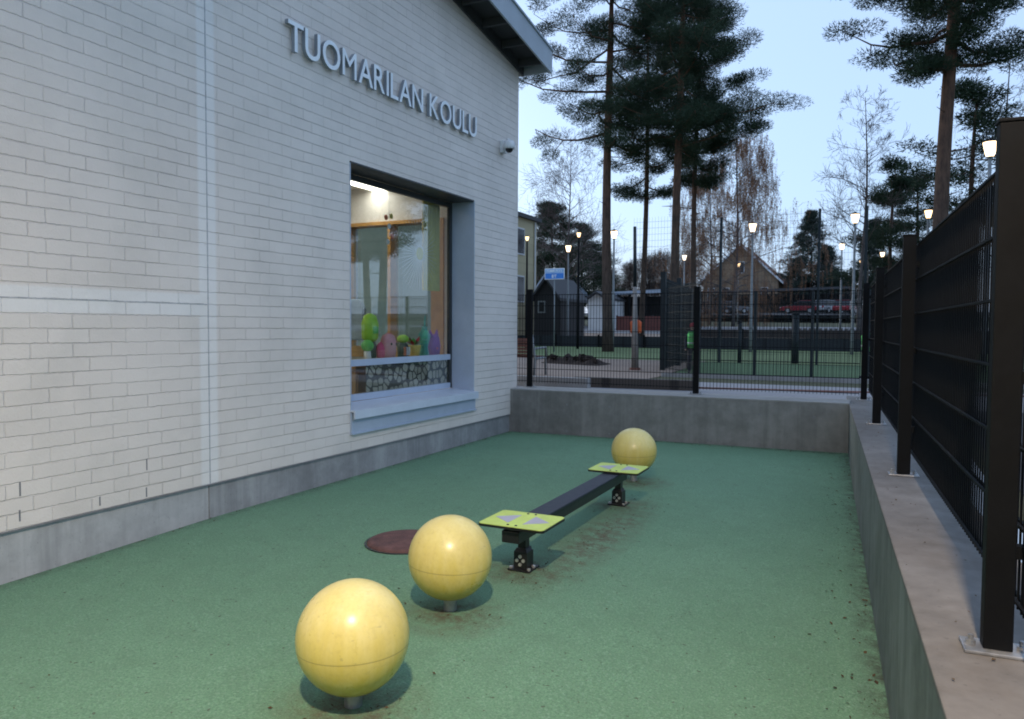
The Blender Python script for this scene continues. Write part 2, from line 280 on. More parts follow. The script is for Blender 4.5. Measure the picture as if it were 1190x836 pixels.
M = dict(
    brick=mat_brick(),
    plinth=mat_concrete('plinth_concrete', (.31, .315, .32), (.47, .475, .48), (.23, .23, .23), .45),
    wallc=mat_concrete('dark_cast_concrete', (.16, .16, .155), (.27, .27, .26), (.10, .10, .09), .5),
    capc=mat_concrete('weathered_concrete_top', (.118, .113, .107), (.222, .213, .202), (.105, .088, .072), .5, False),
    rubber=mat_rubber(), ball=mat_ball(),
    black=pm('black_powder_coat', (.012, .013, .015), .38, .3, 5, .0006, spec=.5),
    fence=pm('black_fence_coating', (.0045, .005, .006), .6, .25, 5, .0004, spec=.13),
    galv=pm('galvanised_steel', (.40, .41, .42), .42, .25, 18, .001, .75),
    bolt=pm('zinc_bolt', (.66, .66, .65), .3, .15, 30, 0, .7),
    beamtop=pm('blue_black_rubber_strip', (.024, .028, .042), .55, .3, 20, .001),
    lime=pm('lime_yellow_board', (.56, .70, .16), .5, .12, 12, .0004),
    lilac=pm('grey_lilac_print', (.42, .42, .50), .5, .1, 12),
    manhole=pm('red_brown_rubber', (.115, .056, .050), .8, .55, 14, .006, fine=90),
    frame=pm('blue_grey_aluminium', (.40, .47, .57), .38, .08, 4, .0003),
    sill=pm('pale_blue_grey_sheet', (.56, .62, .70), .35, .1, 3, .0006),
    darkframe=pm('dark_green_grey_sheet', (.030, .036, .038), .4, .2, 4),
    letter=pm('pale_grey_letter_paint', (.84, .88, .92), .4, .08, 5),
    lettershade=pm('letter_shade_grey', (.26, .28, .31), .5, .1, 5),  # sides coloured darker to draw the shaded edge of the letters
    fascia=pm('blue_grey_fascia_sheet', (.36, .41, .46), .42, .1, 2, .001),
    soffit=pm('dark_soffit_board', (.035, .036, .04), .7, .3, 3),
    rafter=pm('grey_rafter_wood', (.055, .058, .064), .7, .2, 5),
    jointgrey=pm('light_grey_sealant', (.42, .42, .43), .7, .2, 20),
    sealant=pm('grey_sealant', (.20, .20, .21), .7, .15, 20),
    camwhite=pm('white_camera_plastic', (.70, .71, .72), .35, .05, 8),
    camdark=pm('smoked_dome', (.012, .012, .015), .08, .1, 8),
    wood=pm('varnished_pine', (.55, .30, .085), .4, .2, 7, .001),
    woodpale=pm('pale_birch_ply', (.52, .36, .18), .45, .15, 7),
    plaster=pm('white_room_plaster', (.72, .70, .66), .8, .05, 3),
    roomfloor=pm('grey_room_linoleum', (.22, .20, .18), .5, .15, 5),
    glass=mat_glass('window_glass'), slices=mat_slices(),
    glassdark=pm('dark_window_glass', (.015, .018, .024), .08, .2, 2),
    trunkpine=mat_bark('scots_pine_bark', (.095, .070, .058), (.17, .085, .050), 2.0, 11.0),
    trunkdark=mat_bark('dark_conifer_bark', (.045, .036, .032), (.06, .042, .034), 1, 8),
    trunkbirch=mat_bark('pale_birch_bark', (.16, .145, .14), (.12, .09, .085), 2, 9),
    twig=pm('bare_twig', (.085, .062, .055), .85, .3, 5),
    needle=mat_leaf('pine_needle', (.020, .036, .023), (.052, .080, .046)),
    spruce=mat_leaf('spruce_needle', (.022, .036, .028), (.046, .066, .048)),
    rust=mat_leaf('rusty_birch_leaf', (.17, .092, .055), (.28, .155, .09)),
    brush=mat_leaf('brown_bare_brush', (.060, .046, .040), (.115, .082, .064)),
    litter=mat_leaf('dead_leaf', (.045, .032, .02), (.12, .075, .035)),
    field=mat_turf('artificial_turf', (.075, .125, .062), (.115, .175, .085)),
    fieldfar=mat_turf('pale_turf', (.13, .175, .075), (.19, .24, .115)),
    grass=mat_turf('rough_grass', (.055, .065, .035), (.11, .10, .06), 1),
    gravel=mat_turf('tan_gravel', (.20, .145, .115), (.33, .26, .21), 2),
    paving=mat_turf('grey_paving', (.24, .235, .24), (.33, .32, .325), 2),
    asphalt=mat_turf('asphalt', (.05, .05, .053), (.085, .083, .085), 2),
    timber=mat_boards('weathered_dark_timber', (.085, .070, .060), 1.3),
    soil=mat_turf('dug_soil', (.018, .012, .010), (.05, .034, .026), 2),
    kerb=mat_concrete('kerb_concrete', (.26, .25, .24), (.38, .37, .36), (.2, .18, .16), .4, False),
    yellowwall=mat_boards('cream_render', (.55, .48, .30), .9, False, .8),
    ochre=mat_boards('ochre_house_boards', (.33, .225, .14), .2),
    roofred=pm('red_brown_roof_tiles', (.16, .060, .036), .8, .25, 3),
    roofgrey=pm('dark_roof_felt', (.05, .052, .058), .7, .2, 2),
    rooffrost=pm('pale_blue_metal_roof', (.36, .42, .50), .4, .1, 2),
    darkboard=mat_boards('dark_stained_boards', (.028, .027, .028), .15),
    rink=mat_boards('dark_rink_boards', (.020, .025, .030), 1.2),
    rinktop=mat_boards('brown_rink_rail', (.05, .034, .03), .6),
    whitewall=pm('white_shed_wall', (.62, .62, .62), .6, .1, 2),
    whitetrim=pm('white_trim', (.66, .67, .68), .5, .06, 3),
    polegrey=pm('grey_steel_pole', (.22, .235, .24), .5, .2, 6, 0, .3),
    polewood=pm('weathered_wood_pole', (.22, .20, .18), .8, .3, 5),
    polegreen=pm('green_fence_post', (.012, .019, .022), .5, .25, 5, spec=.3),
    lampglow=emit('lit_lamp_glass', (1.0, .74, .46), 1.5),
    lampcool=emit('lit_cool_lamp_glass', (1.0, .84, .64), 1.4),
    lampdim=emit('small_lit_lamp_glass', (1.0, .66, .34), 1.3),
    ceilglow=emit('lit_ceiling_panel', (1.0, .93, .82), 3.0),
    signblue=pm('blue_street_sign', (.03, .20, .62), .4, .1, 5), signpale=pm('pale_blue_sign_band', (.30, .48, .72), .4, .1, 5),
    white=pm('white_sign_paint', (.78, .79, .8), .5, .05, 5),
    benchwood=pm('red_brown_slat', (.16, .065, .048), .6, .25, 8),
    carred=pm('red_car_paint', (.24, .018, .026), .25, .1, 3), cardark=pm('dark_car_paint', (.03, .034, .04), .25, .1, 3),
    carwhite=pm('white_car_paint', (.34, .35, .37), .3, .05, 3), cargrey=pm('grey_car_paint', (.20, .21, .23), .3, .1, 3), tyre=pm('tyre_rubber', (.018, .018, .018), .8, .2, 9),
    skin=pm('skin', (.50, .31, .23), .5, .08, 9), hivis=pm('hi_vis_green_cloth', (.16, .72, .18), .7, .15, 12),
    orange=pm('hi_vis_orange_cloth', (.75, .13, .035), .7, .15, 12), navy=pm('navy_cloth', (.016, .018, .03), .8, .2, 9),
    hatred=pm('red_knit', (.36, .025, .04), .9, .2, 20), reflect=pm('reflective_grey_tape', (.6, .6, .58), .4, .1, 12),
    pink=pm('pink_felt', (.75, .12, .24), .8, .12, 9), pinkpale=pm('pale_pink_felt', (.78, .34, .38), .8, .1, 9), coral=pm('coral_felt', (.75, .22, .12), .8, .1, 9),
    teal=pm('teal_glaze', (.10, .42, .38), .3, .1, 9), purple=pm('purple_felt', (.32, .08, .40), .8, .15, 9), toygreen=pm('green_toy', (.15, .55, .12), .5, .15, 9),
    limetoy=pm('lime_toy', (.38, .68, .05), .5, .15, 9), yellowtoy=pm('yellow_toy', (.75, .50, .10), .5, .1, 9), blackpaint=pm('black_paint', (.02, .02, .02), .5, .1, 9),
    paperw=pm('white_paper', (.74, .73, .70), .8, .05, 9), papery=pm('yellow_paper', (.70, .58, .16), .8, .1, 9), curtain=pm('yellow_green_curtain', (.66, .58, .18), .85, .2, 9),
)

# ------------------------------------------------------------------ mesh builder
class MB:
    def __init__(s): s.v = []; s.f = []; s.mi = []; s.m = 0
    def add(s, vs, fs):
        o = len(s.v); s.v += [Vector(p) for p in vs]; s.f += [tuple(i + o for i in f) for f in fs]; s.mi += [s.m] * len(fs)
    def box(s, a, b):
        x0, y0, z0 = (min(a[i], b[i]) for i in range(3)); x1, y1, z1 = (max(a[i], b[i]) for i in range(3))
        s.add([(x0, y0, z0), (x1, y0, z0), (x1, y1, z0), (x0, y1, z0), (x0, y0, z1), (x1, y0, z1), (x1, y1, z1), (x0, y1, z1)],
              [(0, 3, 2, 1), (4, 5, 6, 7), (0, 1, 5, 4), (1, 2, 6, 5), (2, 3, 7, 6), (3, 0, 4, 7)]); return s
    def bar(s, p, q, w, h, up=(0, 0, 1)):
        p, q = Vector(p), Vector(q); d = (q - p).normalized(); u = Vector(up)
        r = d.cross(u)
        if r.length < 1e-5: r = d.cross(Vector((0, 1, 0)))
        r.normalize(); u = r.cross(d); r *= w / 2; u *= h / 2
        s.add([p - r - u, p + r - u, p + r + u, p - r + u, q - r - u, q + r - u, q + r + u, q - r + u],
              [(0, 1, 2, 3), (7, 6, 5, 4), (0, 4, 5, 1), (1, 5, 6, 2), (2, 6, 7, 3), (3, 7, 4, 0)]); return s
    def tube(s, pts, rad, n=8, cap=True):
        pts = [Vector(p) for p in pts]; rings = []
        if not isinstance(rad, (list, tuple)): rad = [rad] * len(pts)
        d0 = (pts[1] - pts[0]).normalized(); ref = Vector((1, 0, 0)) if abs(d0.x) < .8 else Vector((0, 1, 0))
        vs = []; fs = []
        for i, p in enumerate(pts):
            d = (pts[min(i + 1, len(pts) - 1)] - pts[max(i - 1, 0)]).normalized()
            a = d.cross(ref); a.normalize(); b_ = d.cross(a)
            for k in range(n):
                th = 2 * math.pi * k / n; vs.append(p + (a * math.cos(th) + b_ * math.sin(th)) * rad[i])
        for i in range(len(pts) - 1):
            for k in range(n):
                k2 = (k + 1) % n; fs.append((i * n + k, (i + 1) * n + k, (i + 1) * n + k2, i * n + k2))
        if cap: fs.append(tuple(range(n))); fs.append(tuple((len(pts) - 1) * n + k for k in reversed(range(n))))
        s.add(vs, fs); return s
    def lathe(s, prof, c=(0, 0, 0), n=24, sx=1, sy=1):
        c = Vector(c); vs = []; fs = []
        for r, z in prof:
            for k in range(n):
                th = 2 * math.pi * k / n; vs.append(c + Vector((r * sx * math.cos(th), r * sy * math.sin(th), z)))
        for i in range(len(prof) - 1):
            for k in range(n):
                k2 = (k + 1) % n; fs.append((i * n + k, i * n + k2, (i + 1) * n + k2, (i + 1) * n + k))
        fs.append(tuple(reversed(range(n)))); fs.append(tuple((len(prof) - 1) * n + k for k in range(n)))
        s.add(vs, fs); return s
    def prism(s, pts, off):
        n = len(pts); off = Vector(off); a = [Vector(p) for p in pts]
        s.add(a + [p + off for p in a], [tuple(range(n)), tuple(reversed(range(n, 2 * n)))] + [(i, n + i, n + (i + 1) % n, (i + 1) % n) for i in range(n)]); return s
    def sph(s, c, r, nu=24, nv=14, sc=(1, 1, 1)):
        prof = [(max(1e-4, r * math.sin(math.pi * i / nv)), -r * math.cos(math.pi * i / nv)) for i in range(nv + 1)]
        o = MB().lathe([(p, z * sc[2]) for p, z in prof], (0, 0, 0), nu, sc[0], sc[1])
        s.add([v + Vector(c) for v in o.v], o.f); return s
    def tri(s, a, b, c): s.add([a, b, c], [(0, 1, 2)])
    def build(s, name, mats, parent=None, smooth=False, bevel=0, local=False, fix=False):
        me = bpy.data.meshes.new(name); o = bpy.data.objects.new(name, me); COL.objects.link(o)
        off = Vector((0, 0, 0))
        if parent and not local: off = wloc(parent)
        me.from_pydata([v - off for v in s.v], [], s.f)
        if not isinstance(mats, (list, tuple)): mats = [mats]
        for m_ in mats: me.materials.append(m_)
        me.polygons.foreach_set('material_index', s.mi)
        if fix:
            bm = bmesh.new(); bm.from_mesh(me); bmesh.ops.recalc_face_normals(bm, faces=bm.faces); bm.to_mesh(me); bm.free()
        if bevel:
            bm = bmesh.new(); bm.from_mesh(me); bmesh.ops.recalc_face_normals(bm, faces=bm.faces)
            es = [e for e in bm.edges if len(e.link_faces) == 2 and e.calc_face_angle(0) > .6]
            bmesh.ops.bevel(bm, geom=es, offset=bevel, segments=2, affect='EDGES', profile=.6, clamp_overlap=True); bm.to_mesh(me); bm.free()
        if smooth: me.polygons.foreach_set('use_smooth', [True] * len(me.polygons))
        me.update()
        if parent: o.parent = parent
        return o
def wloc(o):
    v = Vector((0, 0, 0))
    while o: v += o.location; o = o.parent
    return v
def tag(o, label=None, cat=None, group=None, kind=None):
    for k, v in (('label', label), ('category', cat), ('group', group), ('kind', kind)):
        if v: o[k] = v
    return o
def thing(name, label, cat, loc=(0, 0, 0), group=None):
    o = bpy.data.objects.new(name, None); o.empty_display_size = .2; COL.objects.link(o); o.location = loc
    return tag(o, label, cat, group)
def struct(o): o['kind'] = 'structure'; return o
def copy_tree(o, parent=None):
    c = o.copy(); COL.objects.link(c); c.parent = parent
    for ch in list(o.children): copy_tree(ch, c)
    return c

# ------------------------------------------------------------------ ground
WX = -5.37                                   # face of the school wall
def side_x(y): return .322 - .0567 * y       # inner face of the side retaining wall
WTOP = .672
def axis(lo, hi, must, step):
    xs = set(must) | {lo, hi}; x = lo
    while x < hi:
        if all(abs(x - q) > step * .3 for q in must): xs.add(x)
        x += step if abs(x) < 60 else step * 6
    return sorted(xs)
g = MB(); xs = axis(-320, 320, [-18, WX, .75], 6); ys = axis(-60, 900, [-8, 11.4], 5)
ids = {}
for i, x in enumerate(xs):
    for j, y in enumerate(ys):
        ids[i, j] = len(g.v); g.v.append(Vector((x, y, ground_z(y) + (noise.noise((x * .05, y * .05, 0)) * .5 if y > 60 else 0))))
for i in range(len(xs) - 1):
    for j in range(len(ys) - 1):
        cx, cy = (xs[i] + xs[i + 1]) / 2, (ys[j] + ys[j + 1]) / 2
        if -18 < cx < .75 and -8 < cy < 11.4: continue
        g.f.append((ids[i, j], ids[i + 1, j], ids[i + 1, j + 1], ids[i, j + 1])); g.mi.append(0)
struct(g.build('ground', M['grass'], smooth=True))

fl = MB(); nx, ny = 28, 60
for j in range(ny + 1):
    y = -8 + (11.25 + 8) * j / ny
    for i in range(nx + 1):
        x = lerp(WX - .05, side_x(y) + .05, i / nx); fl.v.append(Vector((x, y, floor_z(x, y))))
for j in range(ny):
    for i in range(nx):
        a = j * (nx + 1) + i; fl.f.append((a, a + 1, a + nx + 2, a + nx + 1)); fl.mi.append(0)
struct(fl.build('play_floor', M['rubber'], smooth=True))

def sheet(name, pts, mat, dz=.004, sub=1):
    m = MB(); n = len(pts); m.add([(p[0], p[1], ground_z(p[1]) + dz) for p in pts], [tuple(range(n))]); return struct(m.build(name, mat))
sheet('paving', [(-40, 11.76), (40, 11.76), (40, 15.2), (-40, 15.2)], M['paving'], .006)
sheet('side_path', [(.9, -40), (7, -40), (7, 11.75), (.9, 11.75)], M['asphalt'], .004)
sheet('gravel_area', [(-40, 13.3), (-4.6, 13.0), (-4.3, 16.2), (-4.9, 24.5), (-40, 24.5)], M['gravel'], .010)
sheet('turf_field', [(-4.2, 16.75), (40, 16.4), (40, 23.7), (-4.95, 23.7)], M['field'], .012)
sheet('turf_margin', [(-40, 24.5), (-4.9, 24.5), (-4.95, 23.7), (40, 23.7), (40, 38.6), (-40, 38.6)], M['fieldfar'], .008)
sheet('gravel_verge', [(-60, 39.2), (-4, 39.2), (-4, 40), (-60, 40)], M['gravel'], .01)
mm_ = MB()
for ya, yb in ((40, 45), (45, 48), (48, 52.9)): mm_.add([(-60, ya, ground_z(ya) + .03), (-4, ya, ground_z(ya) + .03), (-4, yb, ground_z(yb) + .03), (-60, yb, ground_z(yb) + .03)], [(0, 1, 2, 3)])
struct(mm_.build('gravel_slope', M['gravel']))
sl_ = MB()
for ya, yb in ((53, 57), (57, 65)): sl_.add([(-200, ya, ground_z(ya) + .05), (200, ya, ground_z(ya) + .05), (200, yb, ground_z(yb) + .05), (-200, yb, ground_z(yb) + .05)], [(0, 1, 2, 3)])
struct(sl_.build('street', M['paving']))
sp_ = MB()
for ya, yb in ((84, 95), (95, 101)): sp_.add([(-200, ya, ground_z(ya) + .6), (200, ya, ground_z(ya) + .6), (200, yb, ground_z(yb) + .6), (-200, yb, ground_z(yb) + .6)], [(0, 1, 2, 3)])
struct(sp_.build('car_park', M['asphalt']))

# ------------------------------------------------------------------ school building
sch = thing('school_building', 'white painted brick school with large recessed window and dark eave', 'building', (WX, 4, 0))
TH = .35; YN, YF = -10.0, 11.31
def rz(y): return 5.85 + .155 * (11.34 - y)            # underside of roof at the wall
wy0, wy1, wz0, wz1 = 6.9, 9.82, .47, 3.55
w = MB()
def wallquad(y0, y1, z0, z1a, z1b=None):
    z1b = z1a if z1b is None else z1b
    w.prism([(WX, y0, z0), (WX, y1, z0), (WX, y1, z1b), (WX, y0, z1a)], (-TH, 0, 0))
PT = .27
zb = lambda y: PT
wallquad(YN, wy0, PT, rz(YN), rz(wy0)); wallquad(wy1, YF, PT, rz(wy1), rz(YF))
wallquad(wy0, wy1, PT, wz0); wallquad(wy0, wy1, wz1, rz(wy0), rz(wy1))
# end wall with the inner room's window, back and near walls
ex0, ex1, ez0, ez1 = -8.62, -6.72, 1.27, 3.48
XB = -17.0; ZT = rz(YF)
for x0, x1, z0, z1 in ((XB, ex0, PT, ZT), (ex1, WX - TH - .001, PT, ZT), (ex0, ex1, PT, ez0), (ex0, ex1, ez1, ZT)):
    w.box((x0, YF - .3, z0), (x1, YF, z1))
w.prism([(XB, YN, PT), (XB, YF - .302, PT), (XB, YF - .302, rz(YF)), (XB, YN, rz(YN))], (-.3, 0, 0))
w.box((XB, YN, PT), (WX - TH - .001, YN + .3, rz(YN) - .1))
w.build('brick_wall', M['brick'], sch, fix=True)
w = MB(); w.box((WX + .01, -13, PT - .6), (4.5, -7.0, 5.6)); w.build('added_wing_wall', M['brick'], sch)  # unseen wing added behind the camera to dim the near yard
w = MB(); w.box((WX + .6, -13.5, 5.601), (5.0, -6.5, 5.9)); w.build('added_wing_roof', M['roofgrey'], sch)  # roof of the added, unseen wing
p = MB(); p.box((WX - TH, YN, -.4), (WX - .018, 4.882, PT)); p.box((XB, YF - .3, -.4), (WX - TH - .002, YF - .02, PT - .002))
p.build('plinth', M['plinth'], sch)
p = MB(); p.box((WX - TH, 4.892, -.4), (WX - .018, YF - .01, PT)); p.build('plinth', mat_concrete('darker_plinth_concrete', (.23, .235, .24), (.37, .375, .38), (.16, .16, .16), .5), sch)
j = MB(); j.box((WX - .01, 4.881, PT + .004), (WX + .0015, 4.893, rz(4.9) - .02)); j.build('expansion_joint', M['jointgrey'], sch)
j = MB(); j.box((WX - .01, YN, 1.877), (WX + .0015, 4.876, 1.886)); j.build('bed_joint', M['jointgrey'], sch)
j = MB(); j.box((WX - .03, YN, PT - .012), (WX + .004, YF, PT - .001)); j.build('shadow_line', M['sealant'], sch)  # dark strip drawn as the shadow line under the proud brick
for px, py, hz in ((25, 575, .10), (25, 606, .08), (172, 545, .09), (172, 577, .08), (118, 588, .07)):
    q = onX(px, py, WX); jw = MB(); jw.box((WX - .02, q.y - .006, q.z - hz / 2), (WX + .001, q.y + .006, q.z + hz / 2)); jw.build('weep_joint', M['sealant'], sch)
# roof: verge overhang with fascia and rafter ends
ov = .52; xo = WX + ov
r = MB()
def rslab(x0, x1, y0, y1, dz0, dz1, mb):
    mb.prism([(x0, y0, rz(y0) + dz0), (x0, y1, rz(y1) + dz0), (x0, y1, rz(y1) + dz1), (x0, y0, rz(y0) + dz1)], (x1 - x0, 0, 0))
rslab(XB - .5, xo - .03, YN - .5, YF + .14, .19, .30, r)
roof = r.build('roof', M['roofgrey'], sch, fix=True)
r = MB(); rslab(xo - .028, xo, YN - .5, YF + .17, -.02, .33, r); r.box((WX - .3, YF + .142, rz(YF) - .02), (xo - .03, YF + .17, rz(YF) + .24))
r.build('fascia', M['fascia'], roof, fix=True)
r = MB(); rslab(xo - .06, xo + .025, YN - .5, YF + .18, .332, .36, r); r.build('verge_flashing', M['fascia'], roof, fix=True)
r = MB(); rslab(WX + .03, xo - .03, YN - .5, YF + .138, .165, .188, r); r.build('soffit', M['soffit'], roof, fix=True)
r = MB(); rslab(WX + .002, WX + .028, YN - .5, YF + .138, -.005, .16, r); r.build('wall_batten', M['rafter'], roof, fix=True)
yy = YF - .05
while yy > 2:
    r = MB(); r.box((WX + .032, yy - .024, rz(yy) + .05), (xo - .032, yy + .024, rz(yy) + .162)); r.build('rafter_end', M['rafter'], roof); yy -= .62
# window
d = .37; xi = WX - d
wnd = bpy.data.objects.new('window', None); COL.objects.link(wnd); wnd.parent = sch; wnd.location = (0, 0, 0)
m = MB(); m.box((xi, wy1 - .012, wz0 + .22), (WX + .006, wy1 - .0005, wz1 - .02)); m.build('jamb', M['frame'], wnd)
m = MB(); m.box((xi, wy0 + .0005, wz0 + .22), (WX + .006, wy0 + .012, wz1 - .02)); m.build('jamb', M['frame'], wnd)
h = MB(); h.box((xi, wy0 + .013, wz1 - .019), (WX + .004, wy1 - .013, wz1 - .001)); h.build('head_lining', M['darkframe'], wnd)
fr = MB(); fx0, fx1 = xi - .05, xi - .001
fr.box((fx0, wy0 + .002, .78), (fx1, wy0 + .06, 3.53)); fr.box((fx0, wy1 - .075, .78), (fx1, wy1 - .002, 3.53)); fr.box((fx0, wy0 + .061, 3.46), (fx1, wy1 - .076, 3.53))
fr.build('frame', M['darkframe'], wnd)
fr = MB(); fr.box((fx0, wy0 + .061, .78), (fx1 + .01, wy1 - .076, .86)); fr.build('frame', M['frame'], wnd)
fr = MB(); fr.box((fx0 - .01, wy0 + .061, 1.205), (fx1 + .012, wy1 - .076, 1.285)); fr.build('transom', M['frame'], wnd)
gl = MB(); gl.box((xi - .03, wy0 + .062, 1.287), (xi - .024, wy1 - .077, 3.458)); gl.build('pane', M['glass'], wnd)
gl = MB(); gl.box((xi - .03, wy0 + .062, .862), (xi - .024, wy1 - .077, 1.203)); gl.build('pane', M['glass'], wnd)
gl = MB(); gl.box((xi - .05, 7.75, .862), (xi - .046, wy1 - .077, 1.203)); gl.build('privacy_film', M['slices'], wnd)
s = MB(); s.prism([(xi + .01, wy0 - .01, .775), (WX + .075, wy0 - .01, .735), (WX + .075, wy0 - .01, .64), (WX + .055, wy0 - .01, .64), (WX + .055, wy0 - .01, .715), (xi + .01, wy0 - .01, .745)], (0, wy1 - wy0 + .02, 0))
s.build('sill', M['sill'], wnd, fix=True)
s = MB(); s.box((xi - .06, wy0 + .001, wz0 + .003), (WX - .021, wy1 - .001, .70)); s.build('sub_sill', M['sealant'], wnd)
s = MB(); s.box((WX - .02, wy0 - .008, .475), (WX + .022, wy1 + .008, .706)); s.box((WX - .02, wy0 - .012, .46), (WX + .04, wy1 + .012, .474)); s.build('apron', M['frame'], wnd)
# room behind the window
rm = MB(); rx0, rx1, ry0, ry1, rz0_, rz1_ = -11.5, WX - TH - .004, 3.6, YF - .305, .42, 4.12
rm.box((rx0, ry0, rz0_ - .1), (rx1, ry1, rz0_)); rm.m = 0
room = rm.build('room_floor', M['roomfloor'], sch)
rm = MB(); rm.box((rx0, ry0, rz1_), (rx1, ry1, rz1_ + .1)); rm.box((rx0 - .1, ry0, rz0_), (rx0, ry1, rz1_)); rm.box((rx0, ry0 - .1, rz0_), (rx1, ry0, rz1_))
rm.box((rx0, ry1 - .02, rz0_), (ex0 - .1, ry1 - .004, rz1_)); rm.box((ex1 + .1, ry1 - .02, rz0_), (rx1, ry1 - .004, rz1_))
rm.box((ex0 - .1, ry1 - .02, rz0_), (ex1 + .1, ry1 - .004, ez0 - .06)); rm.box((ex0 - .1, ry1 - .02, ez1 + .04), (ex1 + .1, ry1 - .004, rz1_))
rm.build('room_wall', M['plaster'], sch)
iw = MB(); yb_ = ry1 - .06
for a, b in (((ex0 - .1, yb_, ez0 - .06), (ex0 + .03, YF - .1, ez1 + .04)), ((ex1 - .10, yb_, ez0 - .06), (ex1 + .14, YF - .1, ez1 + .04)), ((ex0 + .031, yb_, ez0 - .12), (ex1 - .101, YF - .1, ez0 + .07)), ((ex0 + .031, yb_, ez1 - .02), (ex1 - .101, YF - .1, ez1 + .04)), ((-7.72, yb_ + .02, ez0 + .071), (-7.66, YF - .1, ez1 - .021))):
    iw.box(a, b)
iwd = iw.build('window', M['wood'], sch)
gl = MB(); gl.box((ex0 + .03, YF - .16, ez0 + .07), (ex1 - .1, YF - .155, ez1 - .02)); gl.build('pane', mat_glass('inner_window_glass', (.86, .93, .96), .8), iwd)
sb = MB(); sb.box((xi - .42, wy0 - .2, 1.215), (xi - .062, wy1 + .1, 1.255)); sb.build('inner_shelf', M['woodpale'], sch)

# ceiling lamps in the room (the top left one is seen lit, the other two are added)
def ceiling_light(x, y, lab, lx=.14, ly=.62, power=11):
    t = thing('ceiling_light', lab, 'ceiling light', (x, y, rz1_), 'ceiling lights in the classroom')
    m = MB(); m.box((x - lx - .02, y - ly - .02, rz1_ - .03), (x + lx + .02, y + ly + .02, rz1_ - .002)); m.build('housing', M['whitetrim'], t)
    m = MB(); m.box((x - lx, y - ly, rz1_ - .05), (x + lx, y + ly, rz1_ - .031)); m.build('diffuser', M['ceilglow'], t)
    l = bpy.data.lights.new('ceiling_lamp', 'AREA'); l.shape = 'RECTANGLE'; l.size = 2 * lx; l.size_y = 2 * ly; l.energy = power; l.color = (1, .93, .84)
    lo = bpy.data.objects.new('ceiling_lamp', l); COL.objects.link(lo); lo.parent = t; lo.location = (0, 0, -.06)
q = onZ(415, 217, rz1_ - .05)
ceiling_light(q.x, q.y, 'lit white ceiling light seen at the top left corner of the window', power=3.5)
q2 = onZ(486, 278, rz1_ - .05)
ceiling_light(-9.3, 8.2, 'added ceiling light brightening the depth of the classroom')  # unseen light, added to brighten the room
ceiling_light(-7.4, 5.6, 'added ceiling light brightening the near end of the classroom')  # also added out of view as room fill

# lettering on the wall
def glyph(ch):
    cu = bpy.data.curves.new('glyph', 'FONT'); cu.body = ch; cu.extrude = .055; cu.offset = 0 if ch == 'M' else .006; cu.size = 1.0; cu.resolution_u = 6
    o = bpy.data.objects.new('glyph', cu); COL.objects.link(o); dg = bpy.context.evaluated_depsgraph_get()
    me = bpy.data.meshes.new_from_object(o.evaluated_get(dg)); bpy.data.objects.remove(o)
    return [v.co.copy() for v in me.vertices], [tuple(pl.vertices) for pl in me.polygons]
let = thing('wall_lettering', 'row of raised pale grey capital letters high on the white brick wall', 'lettering', (WX, 5.94, 4.47))
_a, _b, _c = onX(330.5, 24.5, WX + .066), onX(551, 138.5, WX + .066), onX(338.5, 62.6, WX + .066)
ly0, ly1, lz0, lz1 = _a.y, _b.y, _c.z, _a.z
cells = []; x = 0
for ch in 'TUOMARILAN KOULU':
    if ch == ' ': x += .30; continue
    vs, fs = glyph(ch); mn = min(v.x for v in vs); mx = max(v.x for v in vs); cells.append((ch, vs, fs, x - mn)); x += mx - mn + (.105 if ch not in 'LTA' else .06)
tot = x - .1; cap = max(v.y for v in cells[0][1])
for ch, vs, fs, ox in cells:
    m = MB()
    for k in range(len(fs)): pass
    vv = [Vector((WX + .022 + (v.z + .055) * .40, ly0 + (v.x + ox) / tot * (ly1 - ly0), lz0 + v.y / cap * (lz1 - lz0))) for v in vs]
    m.add(vv, fs)
    o = m.build('letter', [M['letter'], M['lettershade']], let)
    for pl in o.data.polygons: pl.material_index = 0 if abs(pl.normal.x) > .7 else 1

# security camera
cq = onX(580, 172, WX); cz = cq.z; cy = cq.y; dq = onX(589, 171, WX + .17)
sc_ = thing('security_camera', 'small white dome camera on a bracket near the wall corner', 'camera', (WX, cy, cz))
m = MB(); m.box((WX + .001, cy - .07, cz - .09), (WX + .07, cy + .07, cz + .10)); m.build('junction_box', M['camwhite'], sc_, bevel=.012)
m = MB(); m.tube([(WX + .07, cy, cz + .05), (WX + .13, lerp(cy, dq.y, .6), dq.z + .12), (WX + .17, dq.y, dq.z + .10)], .024, 10); m.build('arm', M['camwhite'], sc_, True)
m = MB(); m.lathe([(.08, -.03), (.09, -.02), (.09, .05), (.07, .09), (.02, .10)], (WX + .17, dq.y, dq.z), 24); m.build('housing', M['camwhite'], sc_, True)
m = MB(); m.sph((WX + .17, dq.y, dq.z - .03), .062, 20, 12); m.build('dome', M['camdark'], sc_, True)

